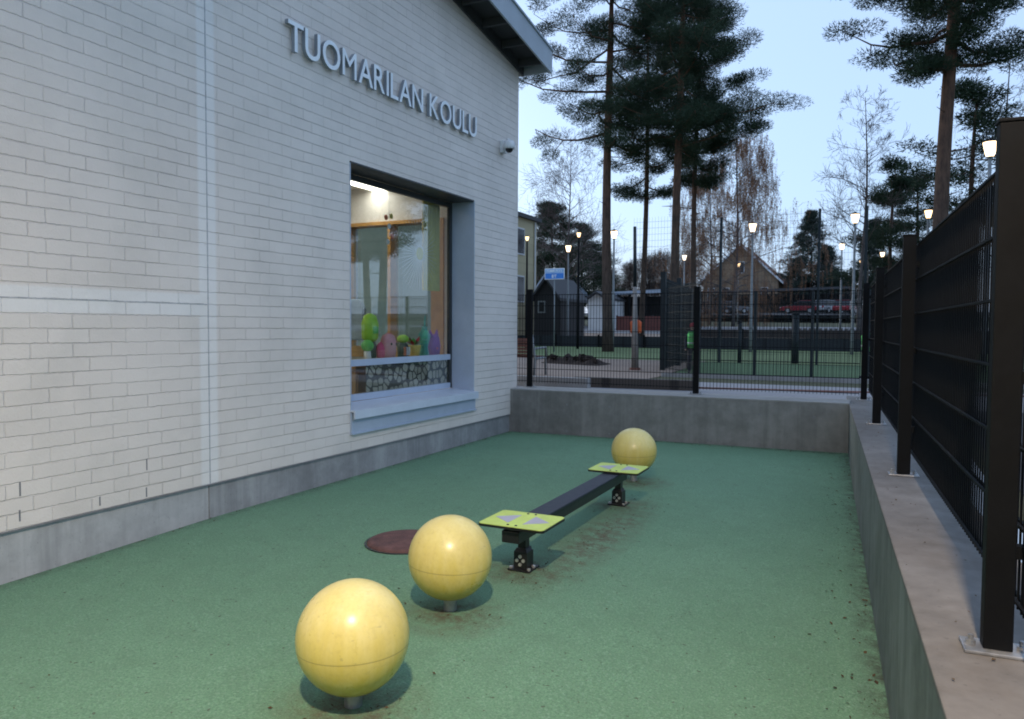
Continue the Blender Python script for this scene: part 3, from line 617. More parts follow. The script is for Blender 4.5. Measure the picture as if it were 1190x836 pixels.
# things inside the window
SX = xi - .2; SZ = 1.256
def on_shelf(px): return onX(px, 400, SX).y
def toy(name, label, px):
    t = thing(name, label, 'toy', (SX, on_shelf(px), SZ), 'toys on the window shelf'); t.scale = (.85, .82, .78); return t
t = toy('toy_figure', 'plump pink toy figure with dark eyes, largest on the window shelf', 451); y = t.location.y
m = MB(); m.lathe([(.05, 0), (.15, .02), (.175, .14), (.17, .3), (.13, .40), (.05, .44)], (SX, y, SZ), 20, .6, 1); m.build('body', M['pinkpale'], t, True)
m = MB(); m.sph((SX - .03, y - .15, SZ + .14), .12, 14, 10, (.6, 1, 1.3)); m.build('wing', M['pink'], t, True)
m = MB(); m.sph((SX, y + .02, SZ + .42), .07, 14, 10, (.7, 1, .6)); m.build('tuft', M['coral'], t, True)
for dy in (-.06, .09):
    m = MB(); m.sph((SX + .105, y + dy, SZ + .26), .022, 10, 8, (.5, 1, 1)); m.build('eye', M['blackpaint'], t, True)
t = toy('toy_figure', 'bright lime green toy figure standing left of the pink one', 438); y = t.location.y - .02; SXb = SX - .12
m = MB(); m.lathe([(.05, 0), (.12, .03), (.13, .22), (.10, .30)], (SXb, y, SZ), 18, .7, 1); m.build('body', M['darkframe'], t, True)
m = MB(); m.lathe([(.11, .30), (.17, .36), (.18, .60), (.13, .74), (.04, .78)], (SXb, y, SZ), 18, .6, 1); m.build('hood', M['limetoy'], t, True)
m = MB(); m.box((SXb + .08, y - .06, SZ + .44), (SXb + .125, y + .06, SZ + .56)); m.build('face', M['toygreen'], t, bevel=.02)
t = toy('toy_figure', 'tiny green toy figure at the left end of the window shelf', 433); y = t.location.y - .14
m = MB(); m.lathe([(.04, 0), (.06, .02), (.05, .15)], (SX, y, SZ), 14); m.build('body', M['whitetrim'], t, True)
m = MB(); m.sph((SX, y, SZ + .24), .1, 14, 10); m.build('head', M['toygreen'], t, True)
t = toy('toy_figure', 'black and white striped toy figure with a green cap and red trim', 468); y = t.location.y
m = MB(); m.lathe([(.06, 0), (.10, .02), (.11, .2), (.08, .26)], (SX, y, SZ), 16, .8, 1); m.build('body', M['blackpaint'], t, True)
for dy in (-.07, -.01, .05):
    m = MB(); m.box((SX + .07, y + dy - .013, SZ + .05), (SX + .10, y + dy + .013, SZ + .20)); m.build('stripe', M['coral' if dy < -.05 else 'white'], t)
m = MB(); m.sph((SX, y, SZ + .34), .11, 14, 10, (.8, 1.1, .7)); m.build('cap', M['limetoy'], t, True)
t = toy('flower_pot', 'small yellow pot with a red and green plant on the window shelf', 481); y = t.location.y
m = MB(); m.lathe([(.07, 0), (.08, .01), (.12, .2), (.12, .22)], (SX, y, SZ), 18); m.build('pot', M['yellowtoy'], t, True)
m = MB()
for k in range(26):
    a = random.uniform(0, 6.28); m.m = k % 2; c = Vector((SX, y, SZ + .2)); dd = Vector((.6 * math.cos(a), math.sin(a), random.uniform(.5, 1.6))).normalized() * random.uniform(.12, .26); sd_ = Vector((-math.sin(a), math.cos(a), 0)) * .035
    m.add([c, c + dd * .6 + sd_, c + dd, c + dd * .6 - sd_], [(0, 1, 2, 3)])
m.build('plant', [M['toygreen'], M['hatred']], t)
t = thing('vase', 'tall slim teal vase on the window shelf', 'vase', (SX, on_shelf(493), SZ)); y = t.location.y
m = MB(); m.lathe([(.06, 0), (.075, .02), (.05, .14), (.085, .26), (.09, .32), (.04, .40), (.045, .44)], (SX, y, SZ), 18); m.build('body', M['teal'], t, True)
m = MB(); m.tube([(SX, y, SZ + .44), (SX, y + .02, SZ + .60)], .012, 6); m.build('stem', M['teal'], t)
t = toy('toy_figure', 'purple toy creature at the right end of the window shelf', 504); y = t.location.y
m = MB(); m.lathe([(.06, 0), (.13, .03), (.15, .2), (.12, .36), (.05, .42)], (SX, y, SZ), 18, .7, 1); m.build('body', M['purple'], t, True)
for dy in (-.1, .08):
    m = MB(); m.tube([(SX, y + dy, SZ + .36), (SX, y + dy * 1.3, SZ + .50)], [.05, .012], 8); m.build('ear', M['purple'], t, True)
m = MB(); m.sph((SX + .06, y - .02, SZ + .16), .07, 12, 8, (.6, 1, 1)); m.build('belly', M['pink'], t, True)
t = thing('curtain', 'yellow green curtain hanging at the right side of the window', 'curtain', (xi - .30, 9.55, 2.4))
m = MB(); pts = []; nfo = 28
for k in range(nfo + 1): pts.append((xi - .16 - .03 * math.sin(k * 1.35), 9.28 + .40 * k / nfo))
vs = []
for px_, py_ in pts: vs += [(px_, py_, 2.22), (px_, py_, 3.95)]
for px_, py_ in reversed(pts): vs += [(px_ - .012, py_, 2.22), (px_ - .012, py_, 3.95)]
nn = len(pts) * 2
m.add(vs, [(2 * k, 2 * ((k + 1) % nn), 2 * ((k + 1) % nn) + 1, 2 * k + 1) for k in range(nn)]); m.build('cloth', M['curtain'], t, True)
m = MB(); m.tube([(xi - .17, 8.9, 3.97), (xi - .17, 9.8, 3.97)], .014, 8); m.build('rod', M['woodpale'], t)
t = thing('paper_star', 'white pleated paper sun hanging inside the window by the curtain', 'paper decoration', (xi - .12, 9.02, 2.75))
m = MB(); c = Vector((xi - .10, 9.05, 2.72))
for k in range(44):
    a0 = 2 * math.pi * k / 44; a1 = 2 * math.pi * (k + 1) / 44; am = (a0 + a1) / 2
    p0 = c + Vector((.018, .07 * math.cos(a0), .07 * math.sin(a0))); p1 = c + Vector((.018, .07 * math.cos(a1), .07 * math.sin(a1)))
    q0 = c + Vector((-.012, .52 * math.cos(am), .52 * math.sin(am))); q1 = c + Vector((.02, .42 * math.cos(a1), .42 * math.sin(a1)))
    m.add([p0, q0, p1, p0 - Vector((.004, 0, 0)), q0 - Vector((.004, 0, 0)), p1 - Vector((.004, 0, 0))], [(0, 1, 2), (5, 4, 3), (0, 3, 4, 1), (1, 4, 5, 2), (2, 5, 3, 0)])
m.build('rays', M['paperw'], t)
m = MB(); m.tube([c + Vector((0, 0, 0)), c + Vector((.02, 0, 0))], .09, 18); m.build('hub', M['papery'], t)
m = MB(); m.tube([c + Vector((0, 0, .5)), (c.x, c.y, rz1_)], .003, 5); m.build('thread', M['paperw'], t)
t = thing('hanging_mobile', 'small hanging paper mobile in the upper part of the window', 'mobile', (xi - .16, 8.35, 3.2))
c = Vector((xi - .16, 8.42, 3.12)); m = MB(); m.tube([c, (c.x, c.y, rz1_)], .003, 5); m.build('thread', M['paperw'], t)
for dy, dz, mm in ((-.07, .02, 'coral'), (.05, .05, 'papery'), (.0, -.09, 'paperw'), (.07, -.22, 'coral'), (-.03, -.30, 'paperw')):
    m = MB(); m.sph(c + Vector((0, dy, dz)), .038, 12, 8, (.35, 1, 1)); m.build('disc', M[mm], t, True)
t = thing('wooden_cabinet', 'low pale wooden cabinet behind the lower left pane', 'cabinet', (-7.2, 9.1, .42))
m = MB(); m.box((-6.75, 8.15, .42), (-6.25, 9.0, 1.13)); m.build('carcass', M['woodpale'], t, bevel=.006)
m = MB(); m.box((-6.80, 8.10, 1.132), (-6.22, 9.05, 1.165)); m.build('top', M['wood'], t, bevel=.004)
for k in (0, 1):
    m = MB(); m.box((-6.248, 8.17 + k * .41, .48), (-6.232, 8.565 + k * .41, 1.10)); m.build('door', M['woodpale'], t, bevel=.003)
t = thing('reflection_shape', 'pale blue jacket shape standing in for a reflection by the inner window', 'jacket', (-8.4, 10.7, 1.6))  # solid pale blue shape in place of a reflection in the glass
m = MB(); m.prism([(-8.45, 10.62, 1.45), (-8.02, 10.62, 1.45), (-8.0, 10.62, 2.0), (-8.08, 10.62, 2.16), (-8.38, 10.62, 2.16), (-8.5, 10.62, 2.0)], (0, .12, 0)); m.build('reflection_body', pm('pale_blue_reflection', (.30, .40, .46), .85, .2, 6), t, bevel=.03)
t.name = 'reflection_jacket'

# ------------------------------------------------------------------ retaining walls
bw = thing('concrete_wall', 'low dark grey concrete wall closing the far end of the yard', 'wall', (-2.8, 11.3, 0))
m = MB(); P0, P1 = Vector((WX - .02, 11.06, 0)), Vector((side_x(11.2), 11.16, 0))
BT = .69
m.prism([(P0.x, P0.y, -.4), (P1.x - .001, P1.y, -.4), (P1.x - .001, 11.75, -.4), (P0.x - .0, 11.75, -.4)], (0, 0, .4 + BT - .022))
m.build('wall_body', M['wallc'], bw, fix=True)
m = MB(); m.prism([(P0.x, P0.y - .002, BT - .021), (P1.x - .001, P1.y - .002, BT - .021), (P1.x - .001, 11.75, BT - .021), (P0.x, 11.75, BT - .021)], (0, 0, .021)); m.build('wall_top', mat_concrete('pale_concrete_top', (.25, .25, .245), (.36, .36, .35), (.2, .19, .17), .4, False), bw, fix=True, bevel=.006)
for k, px in enumerate((660, 709, 767, 823, 883, 946)):
    for z in (.475, .055):
        c = onY(px, 478, 11.1); yf = lerp(P0.y, P1.y, (c.x - P0.x) / (P1.x - P0.x)); zz = z if z > .2 else z + .0
        m = MB(); m.tube([(c.x, yf + .01, zz), (c.x, yf - .002, zz)], .018, 14); m.build('tie_hole', M['sealant'], bw)
sw = thing('concrete_wall', 'long concrete wall with brownish top under the black fence on the right', 'wall', (.3, 3, 0))
def sidebox(o0, o1, z0, z1, y0=-8.0, y1=12.6, mb=None):
    mb.prism([(side_x(y0) + o0, y0, z0), (side_x(y0) + o1, y0, z0), (side_x(y1) + o1, y1, z0), (side_x(y1) + o0, y1, z0)], (0, 0, z1 - z0))
m = MB(); sidebox(0, .50, -.4, WTOP - .031, mb=m); m.build('wall_body', mat_concrete('greenish_cast_concrete', (.15, .155, .14), (.25, .255, .235), (.09, .095, .075), .55), sw, fix=True)
m = MB(); sidebox(-.004, .504, WTOP - .03, WTOP, mb=m); m.build('wall_top', M['capc'], sw, fix=True, bevel=.008)

# ------------------------------------------------------------------ fences
def fence_panel(a, b, z0, z1, name, parent, mat, sp=.05, rw=.0029, rows=None, rh=.0042):
    """double-rod mesh panel between two ground points"""
    m = MB(); a, b = Vector((*a, 0)), Vector((*b, 0)); Lh = (b - a).length; d = (b - a) / Lh; nrm = Vector((-d.y, d.x, 0))
    n = int(Lh / sp)
    for k in range(n + 1):
        p = a + d * min(Lh, k * sp); m.bar(p + Vector((0, 0, z0)), p + Vector((0, 0, z1)), rw * 2, rw * 2, up=nrm)
    for z in rows:
        for sgn in (-1, 1):
            o = nrm * sgn * (rw + rh + .0003); m.bar(a + o + Vector((0, 0, z)), b + o + Vector((0, 0, z)), rh * 2, rh * 2)
    return m.build(name, mat, parent)
def fence_post(c, wd, dp, z0, z1, parent, base=True, ang=0.0):
    m = MB(); ca, sa = math.cos(ang), math.sin(ang)
    def bx(mm, x0, x1, y0, y1, za, zb_):
        vs = []
        for z in (za, zb_):
            for x, y in ((x0, y0), (x1, y0), (x1, y1), (x0, y1)): vs.append((c[0] + x * ca - y * sa, c[1] + x * sa + y * ca, z))
        mm.add(vs, [(0, 3, 2, 1), (4, 5, 6, 7), (0, 1, 5, 4), (1, 2, 6, 5), (2, 3, 7, 6), (3, 0, 4, 7)])
    bx(m, -wd / 2, wd / 2, -dp / 2, dp / 2, z0 + (.012 if base else 0), z1); po = m.build('post', M['fence'], parent, bevel=.004)
    m = MB(); bx(m, -wd / 2 - .004, wd / 2 + .004, -dp / 2 - .004, dp / 2 + .004, z1 + .0005, z1 + .012); m.build('cap', M['fence'], po, bevel=.003)
    if base:
        m = MB(); bx(m, -wd / 2 - .055, wd / 2 + .055, -dp / 2 - .03, dp / 2 + .03, z0 + .001, z0 + .012); bp = m.build('base_plate', M['galv'], po, bevel=.003)
        for sx in (-1, 1):
            x = sx * (wd / 2 + .03); q = (c[0] + x * ca, c[1] + x * sa)
            m = MB(); m.tube([(*q, z0 + .0125), (*q, z0 + .026)], .016, 6); m.tube([(*q, z0 + .026), (*q, z0 + .042)], .008, 8); m.build('anchor_bolt', M['galv'], po)
    return po
rf = thing('mesh_fence', 'tall black mesh fence with square posts on the right concrete wall', 'fence', (.35, 2.8, WTOP))
FT = 2.34
posts_y = [-3.4, -.31, 2.815, 5.94, 9.0]
ang = math.atan(.0567)
for y in posts_y: fence_post((side_x(y) + .205 - .045 * 0, y), .082, .06, WTOP, FT, rf, True, ang)
fence_post((side_x(11.95) + .205, 11.95), .082, .06, WTOP, FT, rf, True, ang)
rows = [.80, 1.02, 1.24, 1.46, 1.68, 1.90, 2.12, 2.30]
rows = [.83 + .2035 * k for k in range(8)] 
yy = posts_y + [11.95]
for a, b in zip(yy, yy[1:]):
    off = .27
    fence_panel((side_x(a) + off, a), (side_x(b) + off, b), .80, 2.30, 'mesh_panel', rf, M['fence'], rows=[.83, 1.075, 1.32, 1.565, 1.81, 2.05, 2.29], rw=.0034, rh=.005)
for y in posts_y + [11.95]:
    for z in (1.0, 1.55, 2.15): m = MB(); m.box((side_x(y) + .236, y - .022, z - .02), (side_x(y) + .30, y + .022, z + .02)); m.build('clamp', M['fence'], rf)
bf = thing('mesh_fence', 'black mesh fence standing on the far concrete wall behind the yellow ball', 'fence', (-2.5, 11.6, BT))
bpost = [onY(617, 400, 11.55).x, onY(810, 400, 11.55).x]
for x in bpost: fence_post((x, 11.5), .085, .06, BT, 2.31, bf)
xs_ = [WX - .12] + bpost + [side_x(11.95) + .15]
for a, b in zip(xs_, xs_[1:]): fence_panel((a, 11.56), (b, 11.62 if b > -1 else 11.56), .76, 2.24, 'mesh_panel', bf, M['fence'], rows=[.79, 1.0, 1.21, 1.42, 1.63, 1.84, 2.05, 2.23], rw=.0027)

# ------------------------------------------------------------------ play equipment
balls = [((-2.078, 2.683, .312), 'nearest yellow ball, large at the bottom of the picture'), ((-2.27, 3.864, .318), 'middle yellow ball beside the round brown cover'), ((-2.395, 8.08, .335), 'farthest yellow ball beyond the end of the balance beam')]
pb = None
for c, lab in balls:
    c = Vector(c)
    if pb is None:
        pb = thing('play_ball', lab, 'ball', (c.x, c.y, 0), 'yellow balls on the rubber floor')
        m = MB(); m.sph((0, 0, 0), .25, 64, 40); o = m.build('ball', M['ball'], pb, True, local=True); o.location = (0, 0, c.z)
        m = MB(); m.tube([(0, 0, -.05), (0, 0, .10)], .04, 20); m.build('stub_post', M['galv'], pb, local=True)
        cur = pb
    else:
        cur = copy_tree(pb); cur.location = (c.x, c.y, 0); tag(cur, lab)
    for ch in cur.children:
        if ch.name.startswith('ball'): ch.location = (0, 0, c.z); ch.rotation_euler = (R(random.uniform(-2, 2)), R(random.uniform(-2, 2)), random.uniform(0, 6))
be = thing('balance_beam', 'black balance beam with lime green arrow plates at both ends', 'balance beam', (-2.2, 5.8, 0))
y0b, y1b = 4.54, 7.0
m = MB(); m.box((-2.265, y0b, .235), (-2.135, y1b, .318)); m.build('beam', M['black'], be, bevel=.008)
m = MB(); m.box((-2.28, y0b + .3, .319), (-2.12, y1b - .3, .338)); m.build('beam_cover', M['beamtop'], be, bevel=.006)
for yc, (ax, sx, wx) in ((4.69, (0, 0, 0)), (6.86, (0, 0, 0))):
    m = MB(); hx, hy, rr = .245, .205, .03; pts = []
    for cx, cy, a0 in ((hx - rr, hy - rr, 0), (-hx + rr, hy - rr, 90), (-hx + rr, -hy + rr, 180), (hx - rr, -hy + rr, 270)):
        for k in range(6): a = R(a0 + 18 * k); pts.append((-2.18 + cx + rr * math.cos(a), yc + cy + rr * math.sin(a), .345))
    m.prism(pts, (0, 0, .016)); pl = m.build('plate', [M['black']], be, fix=True)
    m = MB(); ins = [(lerp(-2.18, q[0], .985), lerp(yc, q[1], .985), .3612) for q in pts]; m.prism(ins, (0, 0, .004)); m.build('plate_face', M['lime'], pl, fix=True)
    for sgn in (-1, 1):
        m = MB(); tip = [(-2.18 + sgn * .205, yc + .0), (-2.18 + sgn * .055, yc + .115), (-2.18 + sgn * .055, yc - .115)]
        tip = [(-2.18 + sgn * .20, yc + sgn * .03), (-2.18 + sgn * .055, yc + .13), (-2.18 + sgn * .055, yc - .13), (-2.18 + sgn * .12, yc - sgn * .125)] if False else tip
        m.prism([(q[0], q[1], .3653) for q in tip], (0, 0, .0016)); m.build('arrow', M['lilac'], pl, fix=True)
        for s2 in (-1, 1):
            m = MB(); q = (-2.18 + sgn * .03, yc + s2 * .165, .3653); m.tube([q, (q[0], q[1], q[2] + .004)], .009, 10); m.build('screw', M['blackpaint'], pl)
for yc in (4.76, 6.93):
    m = MB(); m.box((-2.23, yc - .035, .05), (-2.17, yc + .035, .235)); lg = m.build('leg', M['black'], be, bevel=.005)
    m = MB(); m.box((-2.25, yc - .055, .013), (-2.15, yc + .055, .13)); m.prism([(-2.25, yc - .055, .13), (-2.15, yc - .055, .13), (-2.165, yc - .042, .155), (-2.235, yc - .042, .155)], (0, .09, 0)); m.build('foot', M['black'], lg, fix=True)
    m = MB(); m.box((-2.285, yc - .085, .001), (-2.115, yc + .085, .013)); m.build('base_plate', M['black'], lg, bevel=.003)
    for dx, dz in ((0, .028), (0, -.028), (-.024, 0), (.024, 0)):
        m = MB(); m.tube([(-2.20 + dx, yc - .0555, .072 + dz), (-2.20 + dx, yc - .064, .072 + dz)], .0125, 10); m.build('bolt_cap', M['bolt'], lg)
    for dx, dy in ((.068, -.06), (.068, .02), (-.068, -.06), (-.068, .05)):
        m = MB(); m.tube([(-2.20 + dx, yc + dy, .0135), (-2.20 + dx, yc + dy, .026)], .013, 10); m.build('bolt_cap', M['bolt'], lg)
mh = thing('manhole_cover', 'round red brown rubber cover lying on the green floor', 'manhole cover', (-3.31, 4.95, floor_z(-3.31, 4.95)))
z0 = floor_z(-3.31, 4.95)
m = MB(); m.lathe([(.31, -.03), (.306, .010), (.285, .026), (.255, .030), (.10, .033), (.01, .0335)], (-3.31, 4.95, z0), 64); m.build('lid', M['manhole'], mh, True)
m = MB()
for k in range(56):
    a0, a1 = 2 * math.pi * k / 56, 2 * math.pi * (k + 1) / 56; c = Vector((-3.31, 4.95, z0 + .001))
    m.add([c + Vector((rr * math.cos(a), rr * math.sin(a), zz)) for zz in (0, .006) for rr in (.311, .326) for a in (a0, a1)], [(4, 6, 7, 5), (2, 3, 7, 6)])
m.build('rim', M['darkframe'], mh)
# fallen leaves and crumbs of dirt
m = MB(); rnd = random.Random(3)
def leafbit(x, y, s, z=None):
    z = (floor_z(x, y) if z is None else z) + .004; a = rnd.uniform(0, 6.28); u = Vector((math.cos(a), math.sin(a), rnd.uniform(-.3, .4))) * s; v = Vector((-math.sin(a), math.cos(a), rnd.uniform(-.2, .5))) * s * rnd.uniform(.3, .7)
    c = Vector((x, y, z + .002)); m.add([c - u, c - v * .8 + Vector((0, 0, .003)), c + u, c + v], [(0, 1, 2, 3)])
for k in range(190):
    y = rnd.uniform(1.2, 11); x = side_x(y) - abs(rnd.gauss(0, .16)) - .01; leafbit(x, y, rnd.uniform(.006, .02))
for k in range(120):
    y = 11.05 - abs(rnd.gauss(0, .06)); leafbit(rnd.uniform(WX + .05, -.4), y, rnd.uniform(.006, .018))
for k in range(110): leafbit(WX + .0 + abs(rnd.gauss(0, .05)), rnd.uniform(2, 11), rnd.uniform(.005, .016))
for k in range(900): leafbit(rnd.uniform(WX + .1, 0), rnd.uniform(1.2, 11), rnd.uniform(.002, .008))
for k in range(160): leafbit(-2.02 + rnd.gauss(0, .2), rnd.uniform(4.4, 7.4), rnd.uniform(.004, .013))
for c, _ in balls:
    for k in range(30): leafbit(c[0] + rnd.gauss(0, .18), c[1] + rnd.gauss(-.05, .14), rnd.uniform(.004, .013))
for k in range(90): y = rnd.uniform(1.5, 11.5); leafbit(side_x(y) + rnd.uniform(.02, .3), y, rnd.uniform(.003, .011), WTOP)
lv = m.build('leaf_litter', M['litter']); lv['kind'] = 'stuff'

# ------------------------------------------------------------------ street lamps
def street_lamp(x, y, zg, zl, lab, mat='lampglow', pole='polegrey', rp=.05, s=.70):
    t = thing('street_lamp', lab, 'street lamp', (x, y, zg), 'lit lantern street lamps')
    m = MB(); m.tube([(x, y, zg - .1), (x, y, zg + 1.1), (x, y, zl - .32 * s)], [rp * 1.35, rp * 1.3, rp * .8], 10); m.build('pole', M[pole], t, True)
    m = MB(); m.lathe([(.11 * s, -.30 * s), (.15 * s, -.22 * s), (.23 * s, .16 * s), (.235 * s, .2 * s)], (x, y, zl), 16); m.build('lantern', M[mat], t, True)
    m = MB(); m.lathe([(.29 * s, .205 * s), (.27 * s, .23 * s), (.08 * s, .30 * s), (.03 * s, .36 * s)], (x, y, zl), 16); m.build('lid', M['fence'], t, True)
    m = MB(); m.lathe([(.06 * s, -.37 * s), (.12 * s, -.33 * s), (.12 * s, -.305 * s)], (x, y, zl), 14); m.build('collar', M[pole], t, True)
    return t
def lamp_at(px, py, lab, hgt=5.6, **kw):
    best = None
    for k in range(150, 1100):
        Y = k * .1; q = onY(px, py, Y); e = abs(q.z - ground_z(Y) - hgt)
        if best is None or e < best[0]: best = (e, q, Y)
    _, q, Y = best; return street_lamp(q.x, Y, ground_z(Y), q.z, lab, **kw)
lamp_at(659, 288, 'lit street lamp right of the blue street sign')
lamp_at(712, 271, 'lit street lamp whose lantern overlaps the thick pine trunk')
lamp_at(794, 297, 'lit street lamp between the two thin pine trunks', mat='lampcool')
lamp_at(873, 261, 'tall lit street lamp in front of the rusty birch')
lamp_at(857, 305, 'small distant lit street lamp before the ochre house', mat='lampdim')
lamp_at(992, 249, 'lit street lamp beside the bare tree, left of the fence corner')
lamp_at(977, 282, 'lit street lamp just right of the dark spruce', mat='lampcool')
lamp_at(999.5, 300, 'small lit lamp low against the dark pines', mat='lampdim', s=.7)
lamp_at(1024, 291, 'lit street lamp under the two bushy pines')
lamp_at(1148, 166, 'lit street lamp beside the top of the nearest fence post')
lamp_at(1077, 243, 'slim lit lamp by the reddish pine trunk', mat='lampdim', s=.6)
lamp_at(671, 272, 'tiny lit lamp on a dark pole before the dark pines', mat='lampdim', s=.42, pole='fence')
lamp_at(669.5, 321, 'very small lit lamp low left of the thick pine trunk', mat='lampdim', s=.5)
lamp_at(611, 277, 'tiny lamp on a dark pole in front of the cream building', mat='lampdim', s=.4, pole='fence')
# the yard's own street lamp: stands outside the right-hand fence, just behind where the photograph was taken
yl = thing('yard_lamp', 'tall yard lamp with a flat head outside the right fence behind the camera', 'street lamp', (1.25, -1.0, .6))
m = MB(); m.tube([(1.25, -1.0, .5), (1.25, -1.0, 5.7), (1.1, -.97, 5.98), (.6, -.85, 6.08)], [.07, .05, .04, .035], 12); m.build('pole', M['polegrey'], yl, True)
m = MB(); m.box((-.02, -.98, 6.02), (.62, -.70, 6.12)); m.build('head', M['polegrey'], yl, bevel=.03)
m = MB(); m.box((.03, -.95, 6.005), (.55, -.73, 6.018)); m.build('lens', M['lampglow'], yl)
pl_ = bpy.data.lights.new('lamp_bulb', 'SPOT'); pl_.energy = 900; pl_.color = (1, .78, .55); pl_.shadow_soft_size = .14; pl_.spot_size = R(166); pl_.spot_blend = .9
plo = bpy.data.objects.new('lamp_bulb', pl_); COL.objects.link(plo); plo.parent = yl; plo.location = (.28 - 1.25, -.84 + 1.0, 5.98 - .6 - .13)

# ------------------------------------------------------------------ trees
class Leaves:
    """many small leaf or needle faces gathered into one mesh"""
    def __init__(s, seed): s.t = []; s.rng = np.random.default_rng(seed)
    def blades(s, c, d, ln, w):
        d = d / np.linalg.norm(d, axis=1, keepdims=True); sd = np.cross(d, s.rng.normal(size=d.shape)); sd /= np.linalg.norm(sd, axis=1, keepdims=True) + 1e-6
        sd *= (np.asarray(w).reshape(-1, 1)) / 2; s.t.append(np.stack([c - sd, c + sd, c + d * np.asarray(ln).reshape(-1, 1)], 1))
    def pad(s, c, rx, rz_, n, L_, w_, flat=.5):
        u = s.rng.normal(size=(n, 3)); u /= np.linalg.norm(u, axis=1, keepdims=True); rr = s.rng.random((n, 1)) ** .42
        p_ = u * rr * np.array([rx, rx, rz_]); k = s.rng.normal(size=(n, 3)) * .5
        s.blades(np.array(c) + p_, u * np.array([1, 1, flat]) + np.array([0, 0, .3]) + k, L_ * s.rng.uniform(.6, 1.2, n), w_)
    def build(s, name, mat, parent):
        me = bpy.data.meshes.new(name); o = bpy.data.objects.new(name, me); COL.objects.link(o); o.parent = parent
        v = (np.concatenate(s.t).reshape(-1, 3) - np.array(wloc(parent))).astype(np.float32); n = len(v)
        me.vertices.add(n); me.loops.add(n); me.polygons.add(n // 3); me.vertices.foreach_set('co', v.ravel())
        me.loops.foreach_set('vertex_index', np.arange(n, dtype=np.int32)); me.polygons.foreach_set('loop_start', np.arange(0, n, 3, dtype=np.int32))
        me.materials.append(mat); me.update(calc_edges=True); me.validate(); return o
def pad(m, c, rx, rz_, n, L_, w_, flat=.5): m.pad(c, rx, rz_, n, L_, w_, flat)
def pine(base, H, r0, lo, spread, lab, nl=34, padn=70, padr=.55, seed=1, lean=(0, 0), bias=None, bl=.26, bw_=.035, dens=1.0, name='pine_tree', low_stubs=4, group='tall pines behind the yard'):
    random.seed(seed); b = Vector(base); t = thing(name, lab, 'tree', b, group)
    tr = MB(); cr = Leaves(seed); pts = []; rs = []; n = 12
    ph = random.uniform(0, 6)
    def ax(f): return b + Vector((lean[0] * f + .10 * math.sin(ph + f * 5), lean[1] * f + .10 * math.cos(ph * 1.3 + f * 4), H * f))
    for k in range(n + 1): f = k / n; pts.append(ax(f) - Vector((0, 0, .2 if k == 0 else 0))); rs.append(r0 * (1.18 if k == 0 else 1) * (1 - .55 * f if f < .75 else (1 - .4125) * (1 - (f - .75) / .25 * .85)))
    tr.tube(pts, rs, 12)
    ga = random.uniform(0, 6)
    for i in range(nl):
        f = lo + (1 - lo) * ((i + random.random() * .8) / nl); ga += 2.4 + random.gauss(0, .5); u = (f - lo) / (1 - lo)
        prof = (.55 + .45 * min(1, u * 3.0)) * (1 - max(0, u - .45) / .55 * .75)
        ln = spread * prof * random.uniform(.55, 1.1); az = ga
        if bias: ln *= 1 + bias[1] * math.cos(az - bias[0])
        st = ax(f); rise = random.uniform(-.35, .30) + .5 * max(0, u - .6)
        dirv = Vector((math.cos(az), math.sin(az), rise)); q = [st]; segs = 5
        kx = random.gauss(0, .14)
        for s_ in range(1, segs + 1):
            g_ = s_ / segs; side = Vector((-math.sin(az), math.cos(az), 0)) * kx * ln * g_ * g_
            q.append(st + dirv * ln * g_ + side + Vector((0, 0, -.10 * ln * math.sin(g_ * 2.6) + .16 * ln * g_ * g_ + random.gauss(0, .04))))
        br = max(.018, rs[0] * .26 * (1 - u * .6)); tr.tube(q, [br * (1 - .8 * k / segs) for k in range(segs + 1)], 5)
        for s_ in range(1, segs + 1):
            g_ = s_ / segs
            if g_ < .35 and random.random() < .75: continue
            for _ in range(1 + (random.random() < .8 * dens)):
                o = Vector((random.gauss(0, .3), random.gauss(0, .3), random.gauss(.02, .22))) * ln * .36
                c_ = q[s_] + o; tr.tube([q[s_], q[s_] + o * .6 + Vector((0, 0, -.03)), c_], [br * .35, br * .22, .008], 3, False)
                pad(cr, c_, padr * random.uniform(.7, 1.3), padr * random.uniform(.34, .62), int(padn * 5.5 * random.uniform(.6, 1.25)), bl * .5, bw_ * .72)
    for _ in range(low_stubs):
        f = random.uniform(lo * .55, lo); az = random.uniform(0, 6.28); p_ = ax(f); tr.tube([p_, p_ + Vector((math.cos(az), math.sin(az), random.uniform(-.2, .3))) * random.uniform(.4, 1.1)], [.03, .008], 4)
    tr.build('trunk', M['trunkpine'], t, True); cr.build('crown', M['needle'], t)
    return t
def gpt(px, py, Y): q = onY(px, py, Y); return Vector((q.x, Y, ground_z(Y)))
pine(gpt(706, 395, 32), 18, .235, .50, 4.4, 'thick reddish pine trunk with open crown, leftmost of the tall pines', 32, 92, .58, 11, (-.1, 0), (3.3, .25), dens=.8)
pine(gpt(745, 395, 40), 18.5, .165, .44, 3.2, 'slender pine just right of the thick pine, trunk thin and grey', 26, 52, .58, 22, (.25, 0), bl=.3, bw_=.042)
pine(gpt(785, 395, 33), 18, .215, .49, 3.7, 'darkest dense pine in the middle of the tall group', 46, 84, .60, 33, (0, 0), (.3, .1), dens=1.0)
pine(gpt(805, 395, 38), 17.5, .155, .47, 3.1, 'thin orange trunked pine at the right of the tall group', 34, 74, .62, 44, (.1, 0), (0, .12), bl=.3, bw_=.042, dens=1.2)
pine(gpt(1092, 380, 25), 16, .235, .53, 3.4, 'lone pine with reddish trunk rising behind the right fence', 38, 86, .48, 58, (.12, 0), (2.9, .15), dens=1.0)
